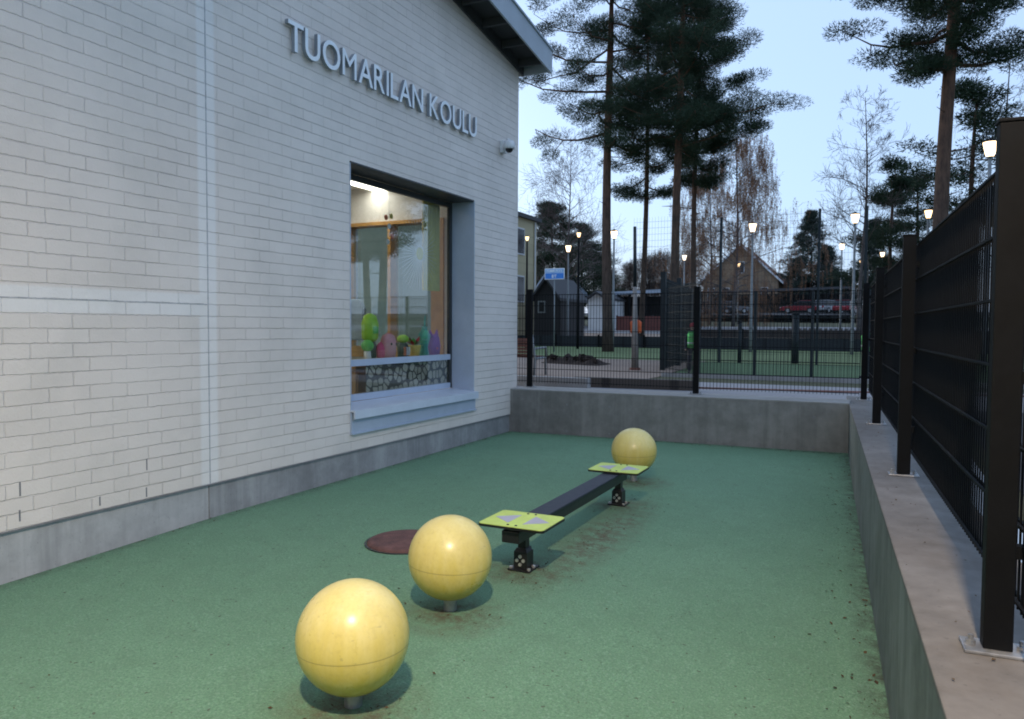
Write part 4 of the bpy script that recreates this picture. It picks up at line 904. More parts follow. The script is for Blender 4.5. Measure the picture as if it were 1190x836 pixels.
def small_pine(px, pyb, Y, H, spread, lab, seed, nl=18, lo=.25, padn=44, padr=.6, bl=.34, bw_=.06):
    return pine(gpt(px, pyb, Y), H, .13, lo, spread, lab, nl, padn, padr, seed, bl=bl, bw_=bw_, dens=1.0, low_stubs=2, group='smaller pines in the background')
def top_h(py, px, Y): return onY(px, py, Y).z - ground_z(Y)
small_pine(1034, 370, 46, top_h(190, 1034, 46), 2.6, 'bushy middle height pine left of the lone red trunk', 71)
small_pine(1064, 370, 50, top_h(196, 1064, 50), 2.5, 'thin layered pine just left of the lone red trunk', 72, nl=13, padn=40)
small_pine(1128, 300, 34, top_h(90, 1128, 34), 2.6, 'sparse dark pine behind the lone red trunk on its right', 73, nl=15, lo=.5, padn=30)
small_pine(640, 370, 62, top_h(236, 640, 62), 3.0, 'dark pine beside the cream building behind the street sign', 74, nl=26, padn=80, padr=.8)
small_pine(676, 370, 66, top_h(262, 676, 66), 2.6, 'dark pine just left of the thick pine trunk', 75, nl=20, padr=.8)
small_pine(690, 370, 70, top_h(288, 690, 70), 2.6, 'low dark pine touching the thick pine trunk', 76, nl=20, padr=.8)
def spruce(px, Y, pyt, rbase, lab, seed, padn=34):
    random.seed(seed); b = gpt(px, 370, Y); H = top_h(pyt, px, Y); t = thing('spruce_tree', lab, 'tree', b, 'dark spruces in the background')
    tr = MB(); cr = Leaves(seed); tr.tube([b - Vector((0, 0, .2)), b + Vector((.1, 0, H * .5)), b + Vector((0, 0, H))], [.2, .13, .02], 8)
    n = int(H * 4.0)
    for i in range(n):
        f = .10 + .9 * i / n; rr = rbase * (1 - f) ** .8 * random.uniform(.6, 1.1) + .2
        for k in range(5):
            az = random.uniform(0, 6.28); st = b + Vector((0, 0, H * f)); e = st + Vector((math.cos(az) * rr, math.sin(az) * rr, -.28 * rr + random.gauss(0, .1)))
            tr.tube([st, e], [.03, .008], 3, False)
            for g_ in (.45, .75, 1.0): pad(cr, st.lerp(e, g_), .5, .22, int(padn * 1.5), .34, .065, .2)
    tr.build('trunk', M['trunkdark'], t, True); cr.build('crown', M['spruce'], t); return t
spruce(940, 112, 240, 6.6, 'pointed dark spruce right of the ochre house', 81)
spruce(958, 116, 282, 5.4, 'shorter dark spruce tucked beside the pointed one', 82)
spruce(926, 118, 296, 4.0, 'small dark spruce leaning against the pointed one on its left', 83)
spruce(1012, 114, 250, 4.6, 'dark spruce behind the bare tree by the fence corner', 84)
def bare(px, pyb, Y, pyt, lab, seed, r0=.11, spread=.34, depth=6, mat='trunkbirch', droop=0, leaf=None, nleaf=0, lo=.22, nb=22, lr=.03, group='leafless trees in the background', leafw=.07, trunks=1):
    random.seed(seed); b = gpt(px, pyb, Y); H = top_h(pyt, px, Y); t = thing('bare_tree' if not leaf else 'birch_tree', lab, 'tree', b, group)
    tr = MB(); cr = Leaves(seed); tips = []
    def grow(p_, d_, L_, r_, lev):
        q = [p_]; rs = [r_]; dd = d_.copy(); n = 4
        for k in range(n):
            dd = (dd + Vector((random.gauss(0, .10), random.gauss(0, .10), random.gauss(0, .07) + (.06 if lev < 2 else -droop * .35)))).normalized(); q.append(q[-1] + dd * L_ / n); rs.append(r_ * (1 - .75 * (k + 1) / n))
        tr.tube(q, [max(.006, x_) for x_ in rs], 4 if lev < 2 else 3, False)
        tips.append(q[-1]); tips.append(q[2])
        if lev >= depth: return
        for k in range(4 if lev < 4 else (3 if lev == 4 else 1)):
            f = random.uniform(.3, .95); i_ = int(f * n); st = q[i_].lerp(q[min(n, i_ + 1)], f * n - i_)
            axv = Vector((random.gauss(0, 1), random.gauss(0, 1), random.gauss(0, .6))); s_ = dd.cross(axv)
            if s_.length < .01: continue
            s_.normalize(); nd = (dd * .75 + s_ * random.uniform(.5, .95) + Vector((0, 0, .15 - droop))).normalized(); grow(st, nd, L_ * random.uniform(.45, .72), max(.006, rs[i_] * .55), lev + 1)
    for tk in range(trunks):
        lx = (tk - (trunks - 1) / 2) * .5; pts = []; n = 8
        for k in range(n + 1): f = k / n; pts.append(b + Vector((lx * (.3 + f * 2.2) + .12 * math.sin(seed + f * 6), .1 * math.cos(seed * 2 + f * 5), H * f * (1 - .1 * tk) - (.2 if k == 0 else 0))))
        tr.tube(pts, [r0 * (1 - .93 * k / n) + .006 for k in range(n + 1)], 8)
        for i in range(nb):
            f = lo + (1 - lo) * (i + random.random()) / nb * .97; k = min(n - 1, int(f * n)); p_ = pts[k].lerp(pts[k + 1], f * n - k); az = random.uniform(0, 6.28)
            el = random.uniform(.35, .9); L_ = H * spread * (1 - .72 * (f - lo) / (1 - lo)) * random.uniform(.6, 1.1)
            grow(p_, Vector((math.cos(az), math.sin(az), el)).normalized(), L_, r0 * (1 - f) * .45 + .010, 2)
    tr.build('trunk', M[mat], t, True)
    if leaf:
        tp = np.array([list(q) for q in tips]); ns = nleaf // 34; st = tp[cr.rng.integers(0, len(tp), ns)] + cr.rng.normal(size=(ns, 3)) * .08
        ln = cr.rng.uniform(.5, 1.9, ns); dr = cr.rng.normal(size=(ns, 3)) * np.array([.10, .10, 0]) - np.array([0, 0, 1]); cr.blades(st, dr, ln, .022)
        ti = np.repeat(np.arange(ns), 34); tt = cr.rng.random(len(ti)); c_ = st[ti] + dr[ti] * (ln[ti] * tt)[:, None] + cr.rng.normal(size=(len(ti), 3)) * .05
        cr.blades(c_, cr.rng.normal(size=c_.shape) * np.array([.5, .5, .3]) - np.array([0, 0, .8]), cr.rng.uniform(.05, .12, len(ti)), leafw * .8)
        cr.build('crown', M[leaf], t)
    else:
        pass
    return t
bare(660, 368, 52, 158, 'fine twigged leafless birch left of the thick pine trunk', 91, .10, .30, 5, nb=62)
bare(1000, 370, 44, 108, 'tall leafless tree rising above the lamp near the fence corner', 92, .11, .22, 5, nb=30, lo=.36)
bare(853, 368, 66, 150, 'drooping birch with rusty leaves in front of the ochre house', 93, .16, .36, 5, droop=.28, leaf='rust', nleaf=78000, lo=.14, nb=38, leafw=.055)
bare(824, 368, 74, 190, 'rusty leafed birch left of the drooping one', 94, .13, .34, 5, droop=.2, leaf='rust', nleaf=46000, lo=.14, nb=30, leafw=.055)
bare(1165, 300, 48, 40, 'leafless birch behind the top of the right fence', 95, .12, .26, 5, nb=18, droop=.1)
bare(1190, 300, 42, 60, 'leafless birch at the right edge of the picture', 96, .11, .26, 5, nb=16, droop=.1)
bare(1004, 372, 40, 296, 'small leafless sapling beside the fence corner post', 97, .06, .35, 4, nb=10)
rb = random.Random(5)
for i, (px, Y, pyt, wd, lab) in enumerate([
    (752, 100, 300, 4.2, 'brown leafless thicket tree behind the thin grey pine trunk'), (772, 106, 296, 4.6, 'brown leafless thicket tree left of the darkest pine trunk'),
    (730, 112, 306, 4.4, 'brown leafless thicket tree right of the thick pine trunk'), (796, 118, 300, 4.6, 'brown leafless thicket tree below the small lit lamp'),
    (905, 135, 318, 4.0, 'low brown thicket tree between the ochre house and the spruce'), (975, 120, 318, 4.6, 'low brown thicket tree right of the spruces'),
    (705, 125, 312, 4.2, 'brown leafless thicket tree hidden behind the thick pine trunk'), (655, 96, 300, 4.0, 'dark thicket tree behind the blue street sign'), (625, 90, 305, 3.6, 'dark thicket tree beside the cream building'),
    (1030, 120, 300, 5.0, 'brown thicket tree behind the fence corner post'), (1060, 110, 280, 5.0, 'brown thicket tree beyond the right fence')]):
    random.seed(200 + i); b = gpt(px, 370, Y); H = top_h(pyt, px, Y); t = thing('thicket_tree', lab, 'tree', b, 'brown thicket along the far side')
    tr = MB(); cr = Leaves(i); tr.tube([b - Vector((0, 0, .3)), b + Vector((.2, 0, H * .5)), b + Vector((0, 0, H * .9))], [.18, .12, .03], 6)
    for k in range(26):
        f = .2 + .75 * k / 26; st = b + Vector((0, 0, H * f)); az = random.uniform(0, 6.28); e = st + Vector((math.cos(az), math.sin(az), .7)) * wd * .6 * (1 - f * .5) * random.uniform(.5, 1.1); tr.tube([st, e], [.05, .012], 3, False)
        for g_ in (.4, .7, 1): pad(cr, st.lerp(e, g_), .95, .7, 110, .6, .045, 1)
    tr.build('trunk', M['trunkdark'], t); cr.build('crown', M['brush'], t)
# trees beyond the right-hand fence (seen mirrored in the school window)
pine(Vector((8.5, 28, .6)), 15, .2, .35, 3.4, 'tall pine beyond the right fence outside the picture', 26, 60, .7, 61, bl=.36, bw_=.06)
pine(Vector((13, 33, .6)), 16, .2, .3, 3.6, 'second tall pine beyond the right fence outside the picture', 26, 60, .7, 62, bl=.36, bw_=.06)

# ------------------------------------------------------------------ ball court beyond the wall
def simple_post(m, x, y, z0, z1, r_): m.box((x - r_, y - r_, z0), (x + r_, y + r_, z1))
cg = thing('court_fence', 'very tall thin mesh fence of the ball court beyond the field', 'fence', (-4, 24, .6))
cx0, cx1, cyy = onY(735, 420, 24).x, onY(1015, 420, 24).x, 24.0
fence_panel((cx0, cyy), (cx1, cyy), .66, 5.25, 'mesh_panel', cg, M['polegreen'], sp=.10, rw=.002, rows=[.7 + .2 * k for k in range(23)], rh=.0022)
for px, zt in ((836, 5.1), (949, 5.2), (1003, 5.2)):
    x = onY(px, 420, cyy).x; m = MB(); simple_post(m, x, cyy - .06, .5, zt, .035); m.build('post', M['polegreen'], cg)
lf = thing('court_fence', 'lower dark mesh fence along the near edge of the green field', 'fence', (-2, 17, .6))
fy = 17.1
xa, xb = onY(812, 430, fy).x, onY(1012, 430, fy).x
fence_panel((xa, fy), (xb, fy), .65, 2.45, 'mesh_panel', lf, M['polegreen'], sp=.05, rw=.0028, rows=[.68 + .25 * k for k in range(8)], rh=.004)
for px in (812, 877, 943, 1008):
    x = onY(px, 430, fy).x; m = MB(); simple_post(m, x, fy - .05, .5, 2.5, .03); m.build('post', M['polegreen'], lf)
sf = thing('court_fence', 'dark mesh fence seen edge on where the court turns away', 'fence', (-4.5, 18, .6))
pa, pb_ = onZ(771, 435, .6), onZ(797, 425, .6); pA, pB = (pa.x, pa.y), (onY(812, 430, fy).x, fy)
fence_panel((xa, fy + .1), (onY(772, 430, 19.0).x, 19.0), .65, 2.75, 'mesh_panel', sf, M['polegreen'], sp=.05, rw=.0035, rows=[.68 + .2 * k for k in range(11)], rh=.005)
fence_panel((onY(772, 430, 19.0).x, 19.0), (onY(800, 430, 23.9).x, 23.9), .65, 2.95, 'mesh_panel', sf, M['polegreen'], sp=.05, rw=.004, rows=[.68 + .2 * k for k in range(12)], rh=.005)
for px, Y, zt in ((770, 18.9, 3.1), (788, 21.4, 3.1), (801, 19.5, 2.7), (797, 24.2, 3.1)):
    x = onY(px, 430, Y).x; m = MB(); simple_post(m, x, Y, .5, zt, .06); m.build('post', M['polegreen'], sf)
rk = thing('rink_boards', 'long low dark board wall along the far edge of the field', 'board wall', (-5, 38.8, .6))
m = MB(); m.box((-26, 38.75, .5), (14, 38.85, 1.22)); m.build('board_panel', M['rink'], rk)
m = MB(); m.box((onY(808, 395, 38.7).x, 38.70, 1.23), (14, 38.90, 1.62)); m.build('top_rail', M['rinktop'], rk)
for k in range(17):
    x = -26 + k * 2.5; m = MB(); m.box((x - .06, 38.66, .5), (x + .06, 38.698, 1.30 if x < -9 else 1.66)); m.build('post', M['fence'], rk)
for px, pyb, pyt, Y, r_, lab in ((923.6, 420, 362, 24.6, .10, 'thick dark post standing in the green field'), (859, 422, 372, 24.2, .06, 'shorter dark post in the field below the distant lamp')):
    q = onY(px, pyb, Y); qt = onY(px, pyt, Y); t = thing('goal_post', lab, 'post', (q.x, Y, .6)); m = MB(); m.tube([(q.x, Y, .55), (q.x, Y, qt.z)], r_, 12); m.build('shaft', M['polegreen'], t, True); m = MB(); m.lathe([(r_ * 1.15, 0), (r_ * 1.1, .03), (r_ * .3, .06)], (q.x, Y, qt.z + .002), 12); m.build('cap', M['fence'], t, True)
t = thing('wooden_pole', 'weathered grey wooden pole with dark upper half standing on the gravel', 'pole', (onY(738, 430, 18.6).x, 18.6, .6))
x = t.location.x; zt = onY(735, 262, 18.6).z; zm = onY(736, 332, 18.6).z
m = MB(); m.tube([(x, 18.6, .55), (x - .03, 18.6, zm)], [.10, .05], 12); m.build('lower_shaft', M['polewood'], t, True)
m = MB(); m.tube([(x - .03, 18.6, zm + .001), (x - .05, 18.6, zt)], [.045, .04], 10); m.build('upper_shaft', M['polegreen'], t, True)
m = MB(); m.tube([(x, 18.6, .58), (x, 18.6, .68)], .14, 12); m.build('footing', M['benchwood'], t)
# soil heap, kerbs
random.seed(31)
q0, q1 = onZ(634, 421, .6), onZ(706, 424, .6)
t = thing('soil_heap', 'low dark heap of dug soil and roots lying on the gravel', 'soil heap', (q0.x, q0.y, .6))
m = MB(); nu, nv = 46, 12
for i in range(nu + 1):
    for k in range(nv + 1):
        u, v = i / nu, k / nv; c = q0.lerp(q1, u); hh = .26 * math.sin(math.pi * v) ** .8 * min(1, 5 * u, 5 * (1 - u)) * (.55 + .9 * abs(noise.noise((u * 9, v * 3, 2))) + .25 * noise.noise((u * 30, v * 9, 5)))
        m.v.append(Vector((c.x, c.y + (v - .5) * 1.5, .60 + hh)))
for i in range(nu):
    for k in range(nv): a = i * (nv + 1) + k; m.f.append((a, a + 1, a + nv + 2, a + nv + 1)); m.mi.append(0)
m.build('soil_mound', M['soil'], t, True)
for k in range(14):
    c = q0.lerp(q1, random.uniform(.1, .95)); mm = MB(); mm.sph((c.x, c.y - random.uniform(.1, .5), .62 + random.uniform(.04, .2)), random.uniform(.05, .13), 7, 5, (1.3, 1, .7))
    for i_, v_ in enumerate(mm.v): mm.v[i_] = v_ + Vector((random.gauss(0, .035), random.gauss(0, .035), random.gauss(0, .03)))
    mm.build('clod', M['soil'], t)
for nm, a, b, zt, lab, mt in (('concrete_kerb', (-8.2, 12.75), (-4.55, 12.55), .80, 'low concrete edge behind the far fence', 'kerb'), ('concrete_kerb', (-3.0, 13.6), (4, 14.9), .635, 'thin red brown paving edge along the grey path', 'benchwood'), ('sand_box_edge', (onY(668, 445, 12.95).x, 12.95), (onY(806, 445, 13.1).x, 13.1), .79, 'dark brown timber edge behind the far fence left of its middle post', 'timber'), ('concrete_kerb', (-4.3, 16.6), (12, 16.4), .70, 'pale kerb along the near edge of the green field', 'kerb')):
    t = thing(nm, lab, 'kerb', (*a, .6)); m = MB(); m.bar((*a, (.45 + zt) / 2), (*b, (.45 + zt) / 2), .16, zt - .45); m.build('kerb_stone', M[mt], t, bevel=.01)
# park bench by the school corner
bx_, by_ = onY(629, 437, 15.4).x - .02, 15.4
t = thing('park_bench', 'park bench with red brown slats and grey legs beyond the far fence', 'bench', (bx_, by_, .6))
L0, L1 = bx_ - 1.75, bx_ - .05
for k in range(6):
    m = MB(); z = 1.05 + .068 * k; m.box((L0, by_ - .32 - .02 * k, z), (L1, by_ - .285 - .02 * k, z + .055)); m.build('back_slat', M['benchwood'], t)
for k in range(5):
    m = MB(); yk = by_ - .24 + .105 * k; m.box((L0, yk, 1.02), (L1, yk + .085, 1.055)); m.build('seat_slat', M['benchwood'], t)
for xk in (bx_ + .0, L0 + .3):
    m = MB(); m.tube([(xk, by_ - .46, 1.52), (xk, by_ - .30, 1.0), (xk, by_ - .34, .62)], .03, 8); m.tube([(xk, by_ + .30, .62), (xk, by_ + .27, 1.01), (xk, by_ - .29, 1.0)], .03, 8); m.build('leg', M['polegrey'], t, True)
m = MB(); m.tube([(bx_ + .0, by_ - .3, 1.22), (bx_ + .02, by_ + .25, 1.24), (bx_ + .02, by_ + .28, 1.02)], .025, 8); m.build('armrest', M['polegrey'], t, True)
# street sign
Y = 30; qa, qb = onY(632, 312, Y), onY(655, 324, Y)
t = thing('street_sign', 'blue street name sign on a slim grey pole', 'sign', ((qa.x + qb.x) / 2, Y, .6))
m = MB(); m.box((qa.x, Y - .02, qb.z), (qb.x, Y + .02, qa.z)); m.build('sign_board', M['white'], t, bevel=.01)
hm = lerp(qb.z, qa.z, .56)
m = MB(); m.box((qa.x + .03, Y - .026, hm), (qb.x - .03, Y - .0205, qa.z - .03)); m.build('upper_band', M['signpale'], t)
m = MB(); m.box((qa.x + .03, Y - .026, qb.z + .03), (qb.x - .03, Y - .0205, hm - .004)); m.build('lower_band', M['signblue'], t)
random.seed(9)
for z0_, z1_, x0_, x1_ in ((hm + .06, qa.z - .07, qa.x + .10, qb.x - .1), (qb.z + .07, hm - .06, qa.x + .34, qb.x - .34)):
    m = MB(); xx = x0_
    while xx < x1_ - .03:
        m.box((xx, Y - .03, z0_), (xx + .022, Y - .0265, z1_)); xx += .022
        if random.random() < .7: m.box((xx, Y - .03, z1_ - .03 if random.random() < .5 else z0_), (xx + .03, Y - .0265, z1_ if True else z0_ + .03))
        xx += random.uniform(.045, .07)
    m.build('sign_text', M['white'], t)
m = MB(); xm = onY(643, 350, Y).x; m.tube([(xm, Y + .04, .5), (xm, Y + .04, qa.z)], .035, 8); m.build('pole', M['polegrey'], t, True)

# ------------------------------------------------------------------ people
def person(name, label, base, H, facing, parts, pose='stand', cat='person'):
    """one continuous skinned body; clothing pieces are shells around it"""
    t = thing(name, label, cat, base); s = H
    J = {'pel': (0, 0, .52), 'sp': (0, .01, .64), 'ch': (0, 0, .76), 'nk': (0, 0, .84), 'hd': (0, .012, .90), 'top': (0, .012, .965)}
    bmx = bmesh.new(); sk = bmx.verts.layers.skin.verify(); V = {}
    def vert(k, p_, r_): v = bmx.verts.new((p_[0] * s, p_[1] * s, p_[2] * s)); v[sk].radius = (r_ * s, r_ * s); V[k] = v; return v
    vert('pel', J['pel'], .075); bmx.verts.ensure_lookup_table(); V['pel'][sk].use_root = True
    for k, r_ in (('sp', .072), ('ch', .082), ('nk', .036), ('hd', .058), ('top', .045)): vert(k, J[k], r_)
    E_ = [('pel', 'sp'), ('sp', 'ch'), ('ch', 'nk'), ('nk', 'hd'), ('hd', 'top')]
    for sg, n_ in ((-1, 'l'), (1, 'r')):
        st = .05 * sg
        for k, p_, r_ in (('hip', (.055 * sg, 0, .49), .055), ('kn', (.06 * sg, .015 + st * .5, .28), .04), ('an', (.062 * sg, -.01 + st, .05), .026), ('to', (.068 * sg, .07 + st, .022), .022),
                          ('sh', (.105 * sg, 0, .79), .038), ('el', (.135 * sg, -.01, .63), .028), ('wr', (.135 * sg, .04, .50), .02), ('ha', (.13 * sg, .055, .45), .022)): vert(k + n_, p_, r_)
        E_ += [('pel', 'hip' + n_), ('hip' + n_, 'kn' + n_), ('kn' + n_, 'an' + n_), ('an' + n_, 'to' + n_), ('ch', 'sh' + n_), ('sh' + n_, 'el' + n_), ('el' + n_, 'wr' + n_), ('wr' + n_, 'ha' + n_)]
    for a, b in E_: bmx.edges.new((V[a], V[b]))
    me = bpy.data.meshes.new('body'); bmx.to_mesh(me); bmx.free(); o = bpy.data.objects.new('body', me); COL.objects.link(o)
    o.modifiers.new('s', 'SKIN'); sd_ = o.modifiers.new('d', 'SUBSURF'); sd_.levels = 2; sd_.render_levels = 2
    dg = bpy.context.evaluated_depsgraph_get(); me2 = bpy.data.meshes.new_from_object(o.evaluated_get(dg)); o.modifiers.clear(); o.data = me2
    rot = Matrix.Rotation(facing, 4, 'Z'); me2.transform(rot)
    for m_ in parts['mats']: me2.materials.append(m_)
    inv = rot.inverted()
    for pl in me2.polygons:
        c_ = inv @ pl.center; z = c_.z / s
        pl.material_index = 0 if z > .845 else (2 if z < .50 and abs(c_.x) < .105 * s else (0 if z < .475 else 1)); pl.use_smooth = True
    o.parent = t
    def shell(nm, prof, mat, sx, sy):
        m_ = MB(); m_.lathe([(r_ * s, z * s) for r_, z in prof], (0, 0, 0), 20, sx, sy); oo = m_.build(nm, mat, t, True, local=True); oo.data.transform(rot)
    for a in parts['shells']: shell(*a)
    for nm, c_, r_, mt in (('eye', (.022, .066, .905), .008, M['blackpaint']), ('eye', (-.022, .066, .905), .008, M['blackpaint']), ('nose', (0, .072, .892), .010, M['skin'])):
        m_ = MB(); m_.sph(Vector(c_) * s, r_ * s, 8, 6); oo = m_.build(nm, mt, t, True, local=True); oo.data.transform(rot)
    return t
vest = [(.088, .50), (.098, .53), (.096, .66), (.105, .76), (.085, .815)]
tape = lambda z: [(.1005, z), (.1015, z + .005), (.1015, z + .025), (.1005, z + .03)]
hat = [(.064, .90), (.069, .91), (.066, .945), (.05, .975), (.012, .99)]
q = onZ(805, 433, .6)
person('person', 'child in a green hi-vis vest and red hat behind the fence', (q.x, q.y, .615), 1.22, R(190), dict(mats=[M['skin'], M['navy'], M['navy']], shells=[('vest', vest, M['hivis'], 1.1, .95), ('reflective_band', tape(.58), M['reflect'], 1.1, .95), ('hat', hat, M['hatred'], 1, 1)]))
q = onY(1007, 430, 17.9)
person('person', 'child in a green vest mostly hidden by the fence corner post', (q.x, 17.9, .615), 1.2, R(100), dict(mats=[M['skin'], M['navy'], M['navy']], shells=[('vest', vest, M['hivis'], 1.1, .95), ('reflective_band', tape(.58), M['reflect'], 1.1, .95), ('hat', hat, M['navy'], 1, 1)]))
q = onY(738.5, 400, 36.5)
person('person', 'adult in an orange work jacket standing behind the wooden pole', (q.x, 36.5, .62), 1.72, R(180), dict(mats=[M['skin'], M['orange'], M['navy']], shells=[('jacket', [(.11, .46), (.125, .49), (.12, .66), (.13, .77), (.08, .83)], M['orange'], 1.35, .95), ('hood', hat, M['navy'], 1, 1)]))

# ------------------------------------------------------------------ buildings in the distance
def window_part(parent, x0, x1, y, z0, z1, mt='glassdark', trim='whitetrim'):
    m = MB(); m.box((x0 - .08, y - .05, z0 - .08), (x1 + .08, y - .002, z1 + .08)); w_ = m.build('window', M[trim], parent)
    m = MB(); m.box((x0, y - .06, z0), (x1, y - .0505, z1)); m.build('pane', M[mt], w_)
nb = thing('apartment_building', 'cream building with flat dark roof beside the school corner', 'building', (-20, 36, ground_z(34)))
xr = onY(622, 300, 46).x; zt = onY(622, 254, 46).z
m = MB(); m.box((-34, 30, .3), (xr, 46, zt - .25)); m.build('wall', M['yellowwall'], nb)
m = MB(); m.box((-34.4, 29.6, zt - .249), (xr + .25, 46.3, zt)); m.build('roof', M['roofgrey'], nb)
for yc, z0_, z1_ in ((43.3, zt - 2.6, zt - .9), (43.3, zt - 5.6, zt - 3.9), (39.5, zt - 2.6, zt - .9), (39.5, zt - 5.6, zt - 3.9)):
    m = MB(); m.box((xr + .002, yc - .75, z0_), (xr + .05, yc + .75, z1_)); w_ = m.build('window', M['whitetrim'], nb)
    m = MB(); m.box((xr + .0505, yc - .66, z0_ + .09), (xr + .06, yc + .66, z1_ - .09)); m.build('pane', M['glassdark'], w_)
m = MB(); m.tube([(xr + .08, 45.6, .7), (xr + .08, 45.6, zt - .3)], .06, 8); m.build('downpipe', M['whitetrim'], nb)
def gable_house(name, label, x0, x1, y0, y1, zg, ze, zr_, wallm, roofm, along='Y', trim=True, wins=()):
    t = thing(name, label, 'house' if 'house' in name else 'shed', ((x0 + x1) / 2, y0, zg)); xm = (x0 + x1) / 2
    m = MB(); m.prism([(x0, y0, zg - .5), (x1, y0, zg - .5), (x1, y0, ze), (xm, y0, zr_), (x0, y0, ze)], (0, y1 - y0, 0)); m.build('wall', M[wallm], t, fix=True)
    ovh = (x1 - x0) * .07; k = (zr_ - ze) / (xm - x0); m = MB(); th = .18
    for sg in (-1, 1):
        xe = xm + sg * ((x1 - x0) / 2 + ovh); zE = ze - k * ovh + .02
        m.prism([(xm, y0 - .4, zr_ + .02), (xe, y0 - .4, zE), (xe, y0 - .4, zE + th), (xm, y0 - .4, zr_ + .02 + th)], (0, y1 - y0 + .8, 0))
    rf_ = m.build('roof', M[roofm], t, fix=True)
    if trim:
        for sg in (-1, 1):
            m = MB(); xe = xm + sg * ((x1 - x0) / 2 + ovh); zE = ze - k * ovh + .02; m.prism([(xm, y0 - .45, zr_ - .1), (xe, y0 - .45, zE - .12), (xe, y0 - .45, zE + th + .03), (xm, y0 - .45, zr_ + .05 + th)], (0, .045, 0)); m.build('verge_board', M['whitetrim'], rf_, fix=True)
    for a in wins: window_part(t, *a[:2], y0, *a[2:4], *a[4:])
    return t
q0, q1 = onY(620, 375, 42), onY(651, 345, 42)
zg = ground_z(42); gable_house('garden_shed', 'small dark wooden shed with gable roof behind the street sign', q0.x, q1.x, 42, 46, zg, onY(640, 347, 42).z, onY(634, 325, 42).z, 'darkboard', 'roofgrey', trim=False, wins=((onY(626, 345, 42).x, onY(632, 345, 42).x, onY(630, 362, 42).z, onY(630, 351, 42).z, 'glassdark', 'polegrey'),))
gable_house('garden_shed', 'shed with pale frosty roof above the dark shed', onY(622, 345, 60).x, onY(650, 345, 60).x, 60, 66, ground_z(60), onY(640, 338, 60).z, onY(632, 318, 60).z, 'darkboard', 'rooffrost', trim=False)
hx0, hx1 = onY(816, 350, 108).x, onY(903, 350, 108).x; zg = ground_z(108)
hz = lambda py: onY(860, py, 108).z
gable_house('ochre_house', 'large ochre wooden house with red brown roof and white gable trim', hx0, hx1, 108, 120, zg, hz(322), hz(282), 'ochre', 'roofred', wins=[(onY(a, 340, 108).x, onY(b, 340, 108).x, hz(346), hz(332)) for a, b in ((822, 829), (838, 846), (884, 891))] + [(onY(856, 340, 108).x, onY(863, 340, 108).x, hz(314), hz(302))])
t = thing('chimney_stack', '', '')
bpy.data.objects.remove(t)
gable_house('white_shed', 'white walled shed behind the thick pine trunk', onY(683, 350, 58).x, onY(703, 350, 58).x, 58, 63, ground_z(58), onY(690, 347, 58).z, onY(690, 340, 58).z, 'whitewall', 'roofgrey', trim=False)
def canopy(label, px0, px1, py0, py1, Y, dep, posts, mat='rooffrost', back='darkboard', zoff=0):
    a, b = onY(px0, py0, Y), onY(px1, py1, Y); zg = ground_z(Y) + zoff
    t = thing('carport', label, 'carport', ((a.x + b.x) / 2, Y, zg))
    m = MB(); m.prism([(a.x, Y, a.z), (b.x, Y, b.z), (b.x, Y, b.z + .28), (a.x, Y, a.z + .28)], (0, dep, .25)); m.build('roof', M[mat], t, fix=True)
    m = MB(); m.box((a.x + .2, Y + dep - .2, zg - .3), (b.x - .2, Y + dep, min(a.z, b.z) + .1)); m.build('back_wall', M[back], t)
    for k in range(posts):
        x = lerp(a.x + .3, b.x - .3, k / (posts - 1)); m = MB(); m.box((x - .09, Y + .1, zg - .3), (x + .09, Y + .28, lerp(a.z, b.z, k / (posts - 1)) - .005)); m.build('post', M['fence'], t)
    return t
canopy('long carport with pale roof edge behind the red car', 812, 988, 339, 331, 97, 6, 9, mat='roofgrey')
canopy('low canopy with pale blue roof edge between the pine trunks', 690, 772, 343, 338, 62, 5, 5)
t = thing('wooden_fence', 'low red brown board fence under the pale canopy', 'fence', (-18, 58, 1.4))
m = MB(); a, b = onY(716, 378, 57), onY(772, 378, 57); m.box((a.x, 57, ground_z(57)), (b.x, 57.06, onY(740, 366, 57).z)); m.build('board_panel', mat_boards('red_brown_boards', (.17, .055, .045), .14), t)
for k in range(5):
    x = lerp(a.x, b.x, k / 4); m = MB(); m.box((x - .06, 57.061, ground_z(57) - .1), (x + .06, 57.16, onY(740, 366, 57).z + .06)); m.build('post', M['darkboard'], t)
t = thing('low_fence', 'pale slatted fence running along the street right of the field', 'fence', (0, 60, 1.5))
for k in range(15):
    px = 905 + k * 6; q = onY(px, 385, 50); m = MB(); m.box((q.x - .09, 50, ground_z(50)), (q.x + .09, 50.05, ground_z(50) + .62)); m.build('picket', M['polewood'], t)
a, b = onY(903, 385, 50), onY(995, 385, 50); m = MB(); m.box((a.x, 50.052, ground_z(50) + .4), (b.x, 50.10, ground_z(50) + .5)); m.build('rail', M['polewood'], t)

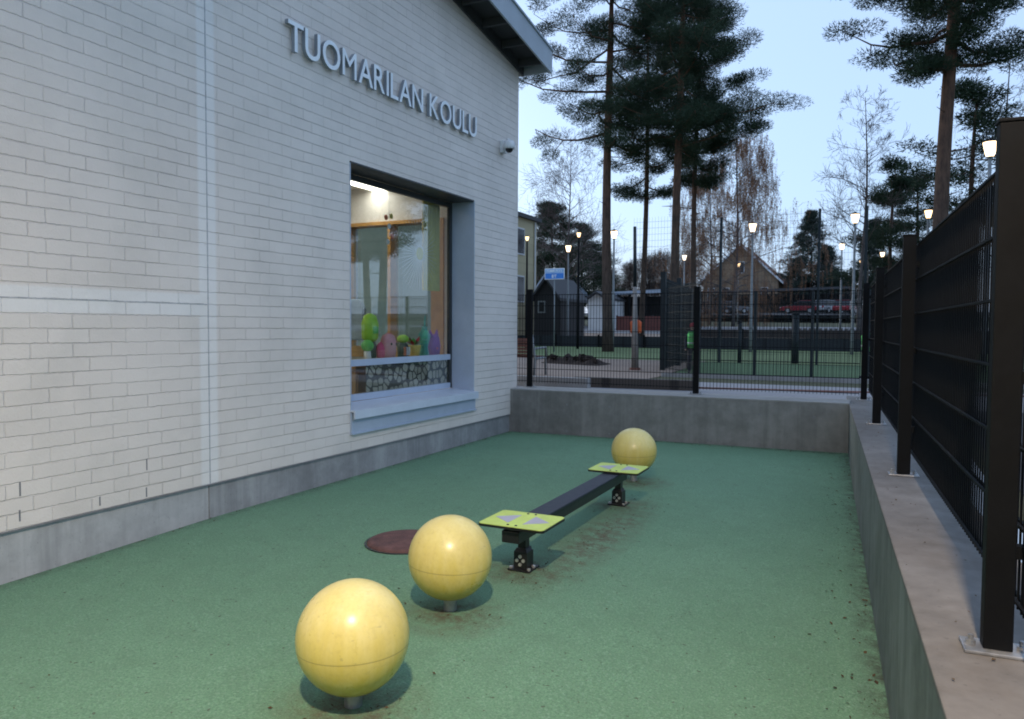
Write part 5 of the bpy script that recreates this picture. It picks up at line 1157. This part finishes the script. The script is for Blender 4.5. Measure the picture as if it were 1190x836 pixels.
# ------------------------------------------------------------------ cars
def car(px, py, Y, paint, label, L_=4.3, rot=0.0, van=False):
    q = onY(px, py, Y); zg = ground_z(Y) + .6; t = thing('parked_car', label, 'car', (q.x, Y, zg), 'cars parked by the carport')
    h_ = L_ / 2; W2 = .88
    prof = [(-h_, .35), (-h_, .72), (-h_ + .15, .82), (h_ - 1.1, .90), (h_ - .15, .76), (h_, .62), (h_, .32)]
    m = MB(); m.prism([(x, -W2, z) for x, z in prof], (0, 2 * W2, 0)); body = m.build('body', M[paint], t, bevel=.06, local=True)
    roof_ = [(-h_ + .25, .83), (-h_ + .65, 1.40), (h_ - 2.0, 1.44), (h_ - 1.15, .90)]
    m = MB(); m.prism([(x, -W2 + .10, z) for x, z in roof_], (0, 2 * W2 - .2, 0)); m.build('cabin', M['glassdark'], t, bevel=.05, local=True)
    m = MB(); m.box((-h_ + .62, -W2 + .12, 1.41), (h_ - 2.0, W2 - .12, 1.47)); m.build('roof', M[paint], t, bevel=.03, local=True)
    for x in (-h_ + .8, h_ - .85):
        for sg in (-1, 1):
            m = MB(); m.tube([(x, sg * (W2 - .2), .32), (x, sg * (W2 + .01), .32)], .32, 18); wv = m.build('wheel', M['tyre'], t, local=True)
            m = MB(); m.tube([(x, sg * (W2 + .011), .32), (x, sg * (W2 + .02), .32)], .19, 14); m.build('rim', M['galv'], wv, local=True)
    for sg in (-1, 1):
        m = MB(); m.box((h_ - .03, sg * .62 - .16, .60), (h_ + .012, sg * .62 + .16, .73)); m.build('headlight', M['whitetrim'], t, local=True)
        m = MB(); m.box((-h_ - .012, sg * .66 - .12, .62), (-h_ + .03, sg * .66 + .12, .80)); m.build('tail_light', M['hatred'], t, local=True)
    t.rotation_euler = (0, 0, rot); return t
car(928, 366, 92, 'carred', 'red hatchback parked under the carport', 4.0, R(180))
car(962, 366, 93, 'carwhite', 'pale car parked right of the red one', 4.2, R(60))
car(981, 368, 90, 'carred', 'second red car parked near the fence corner', 3.9, R(80))
car(832, 367, 90, 'cardark', 'dark car parked in front of the ochre house', 4.4, R(0))
car(849, 366, 93, 'cargrey', 'grey car parked beside the dark one', 4.4, R(20))
car(804, 364, 88, 'cardark', 'dark car half hidden by the edge on court fence', 4.1, R(0))
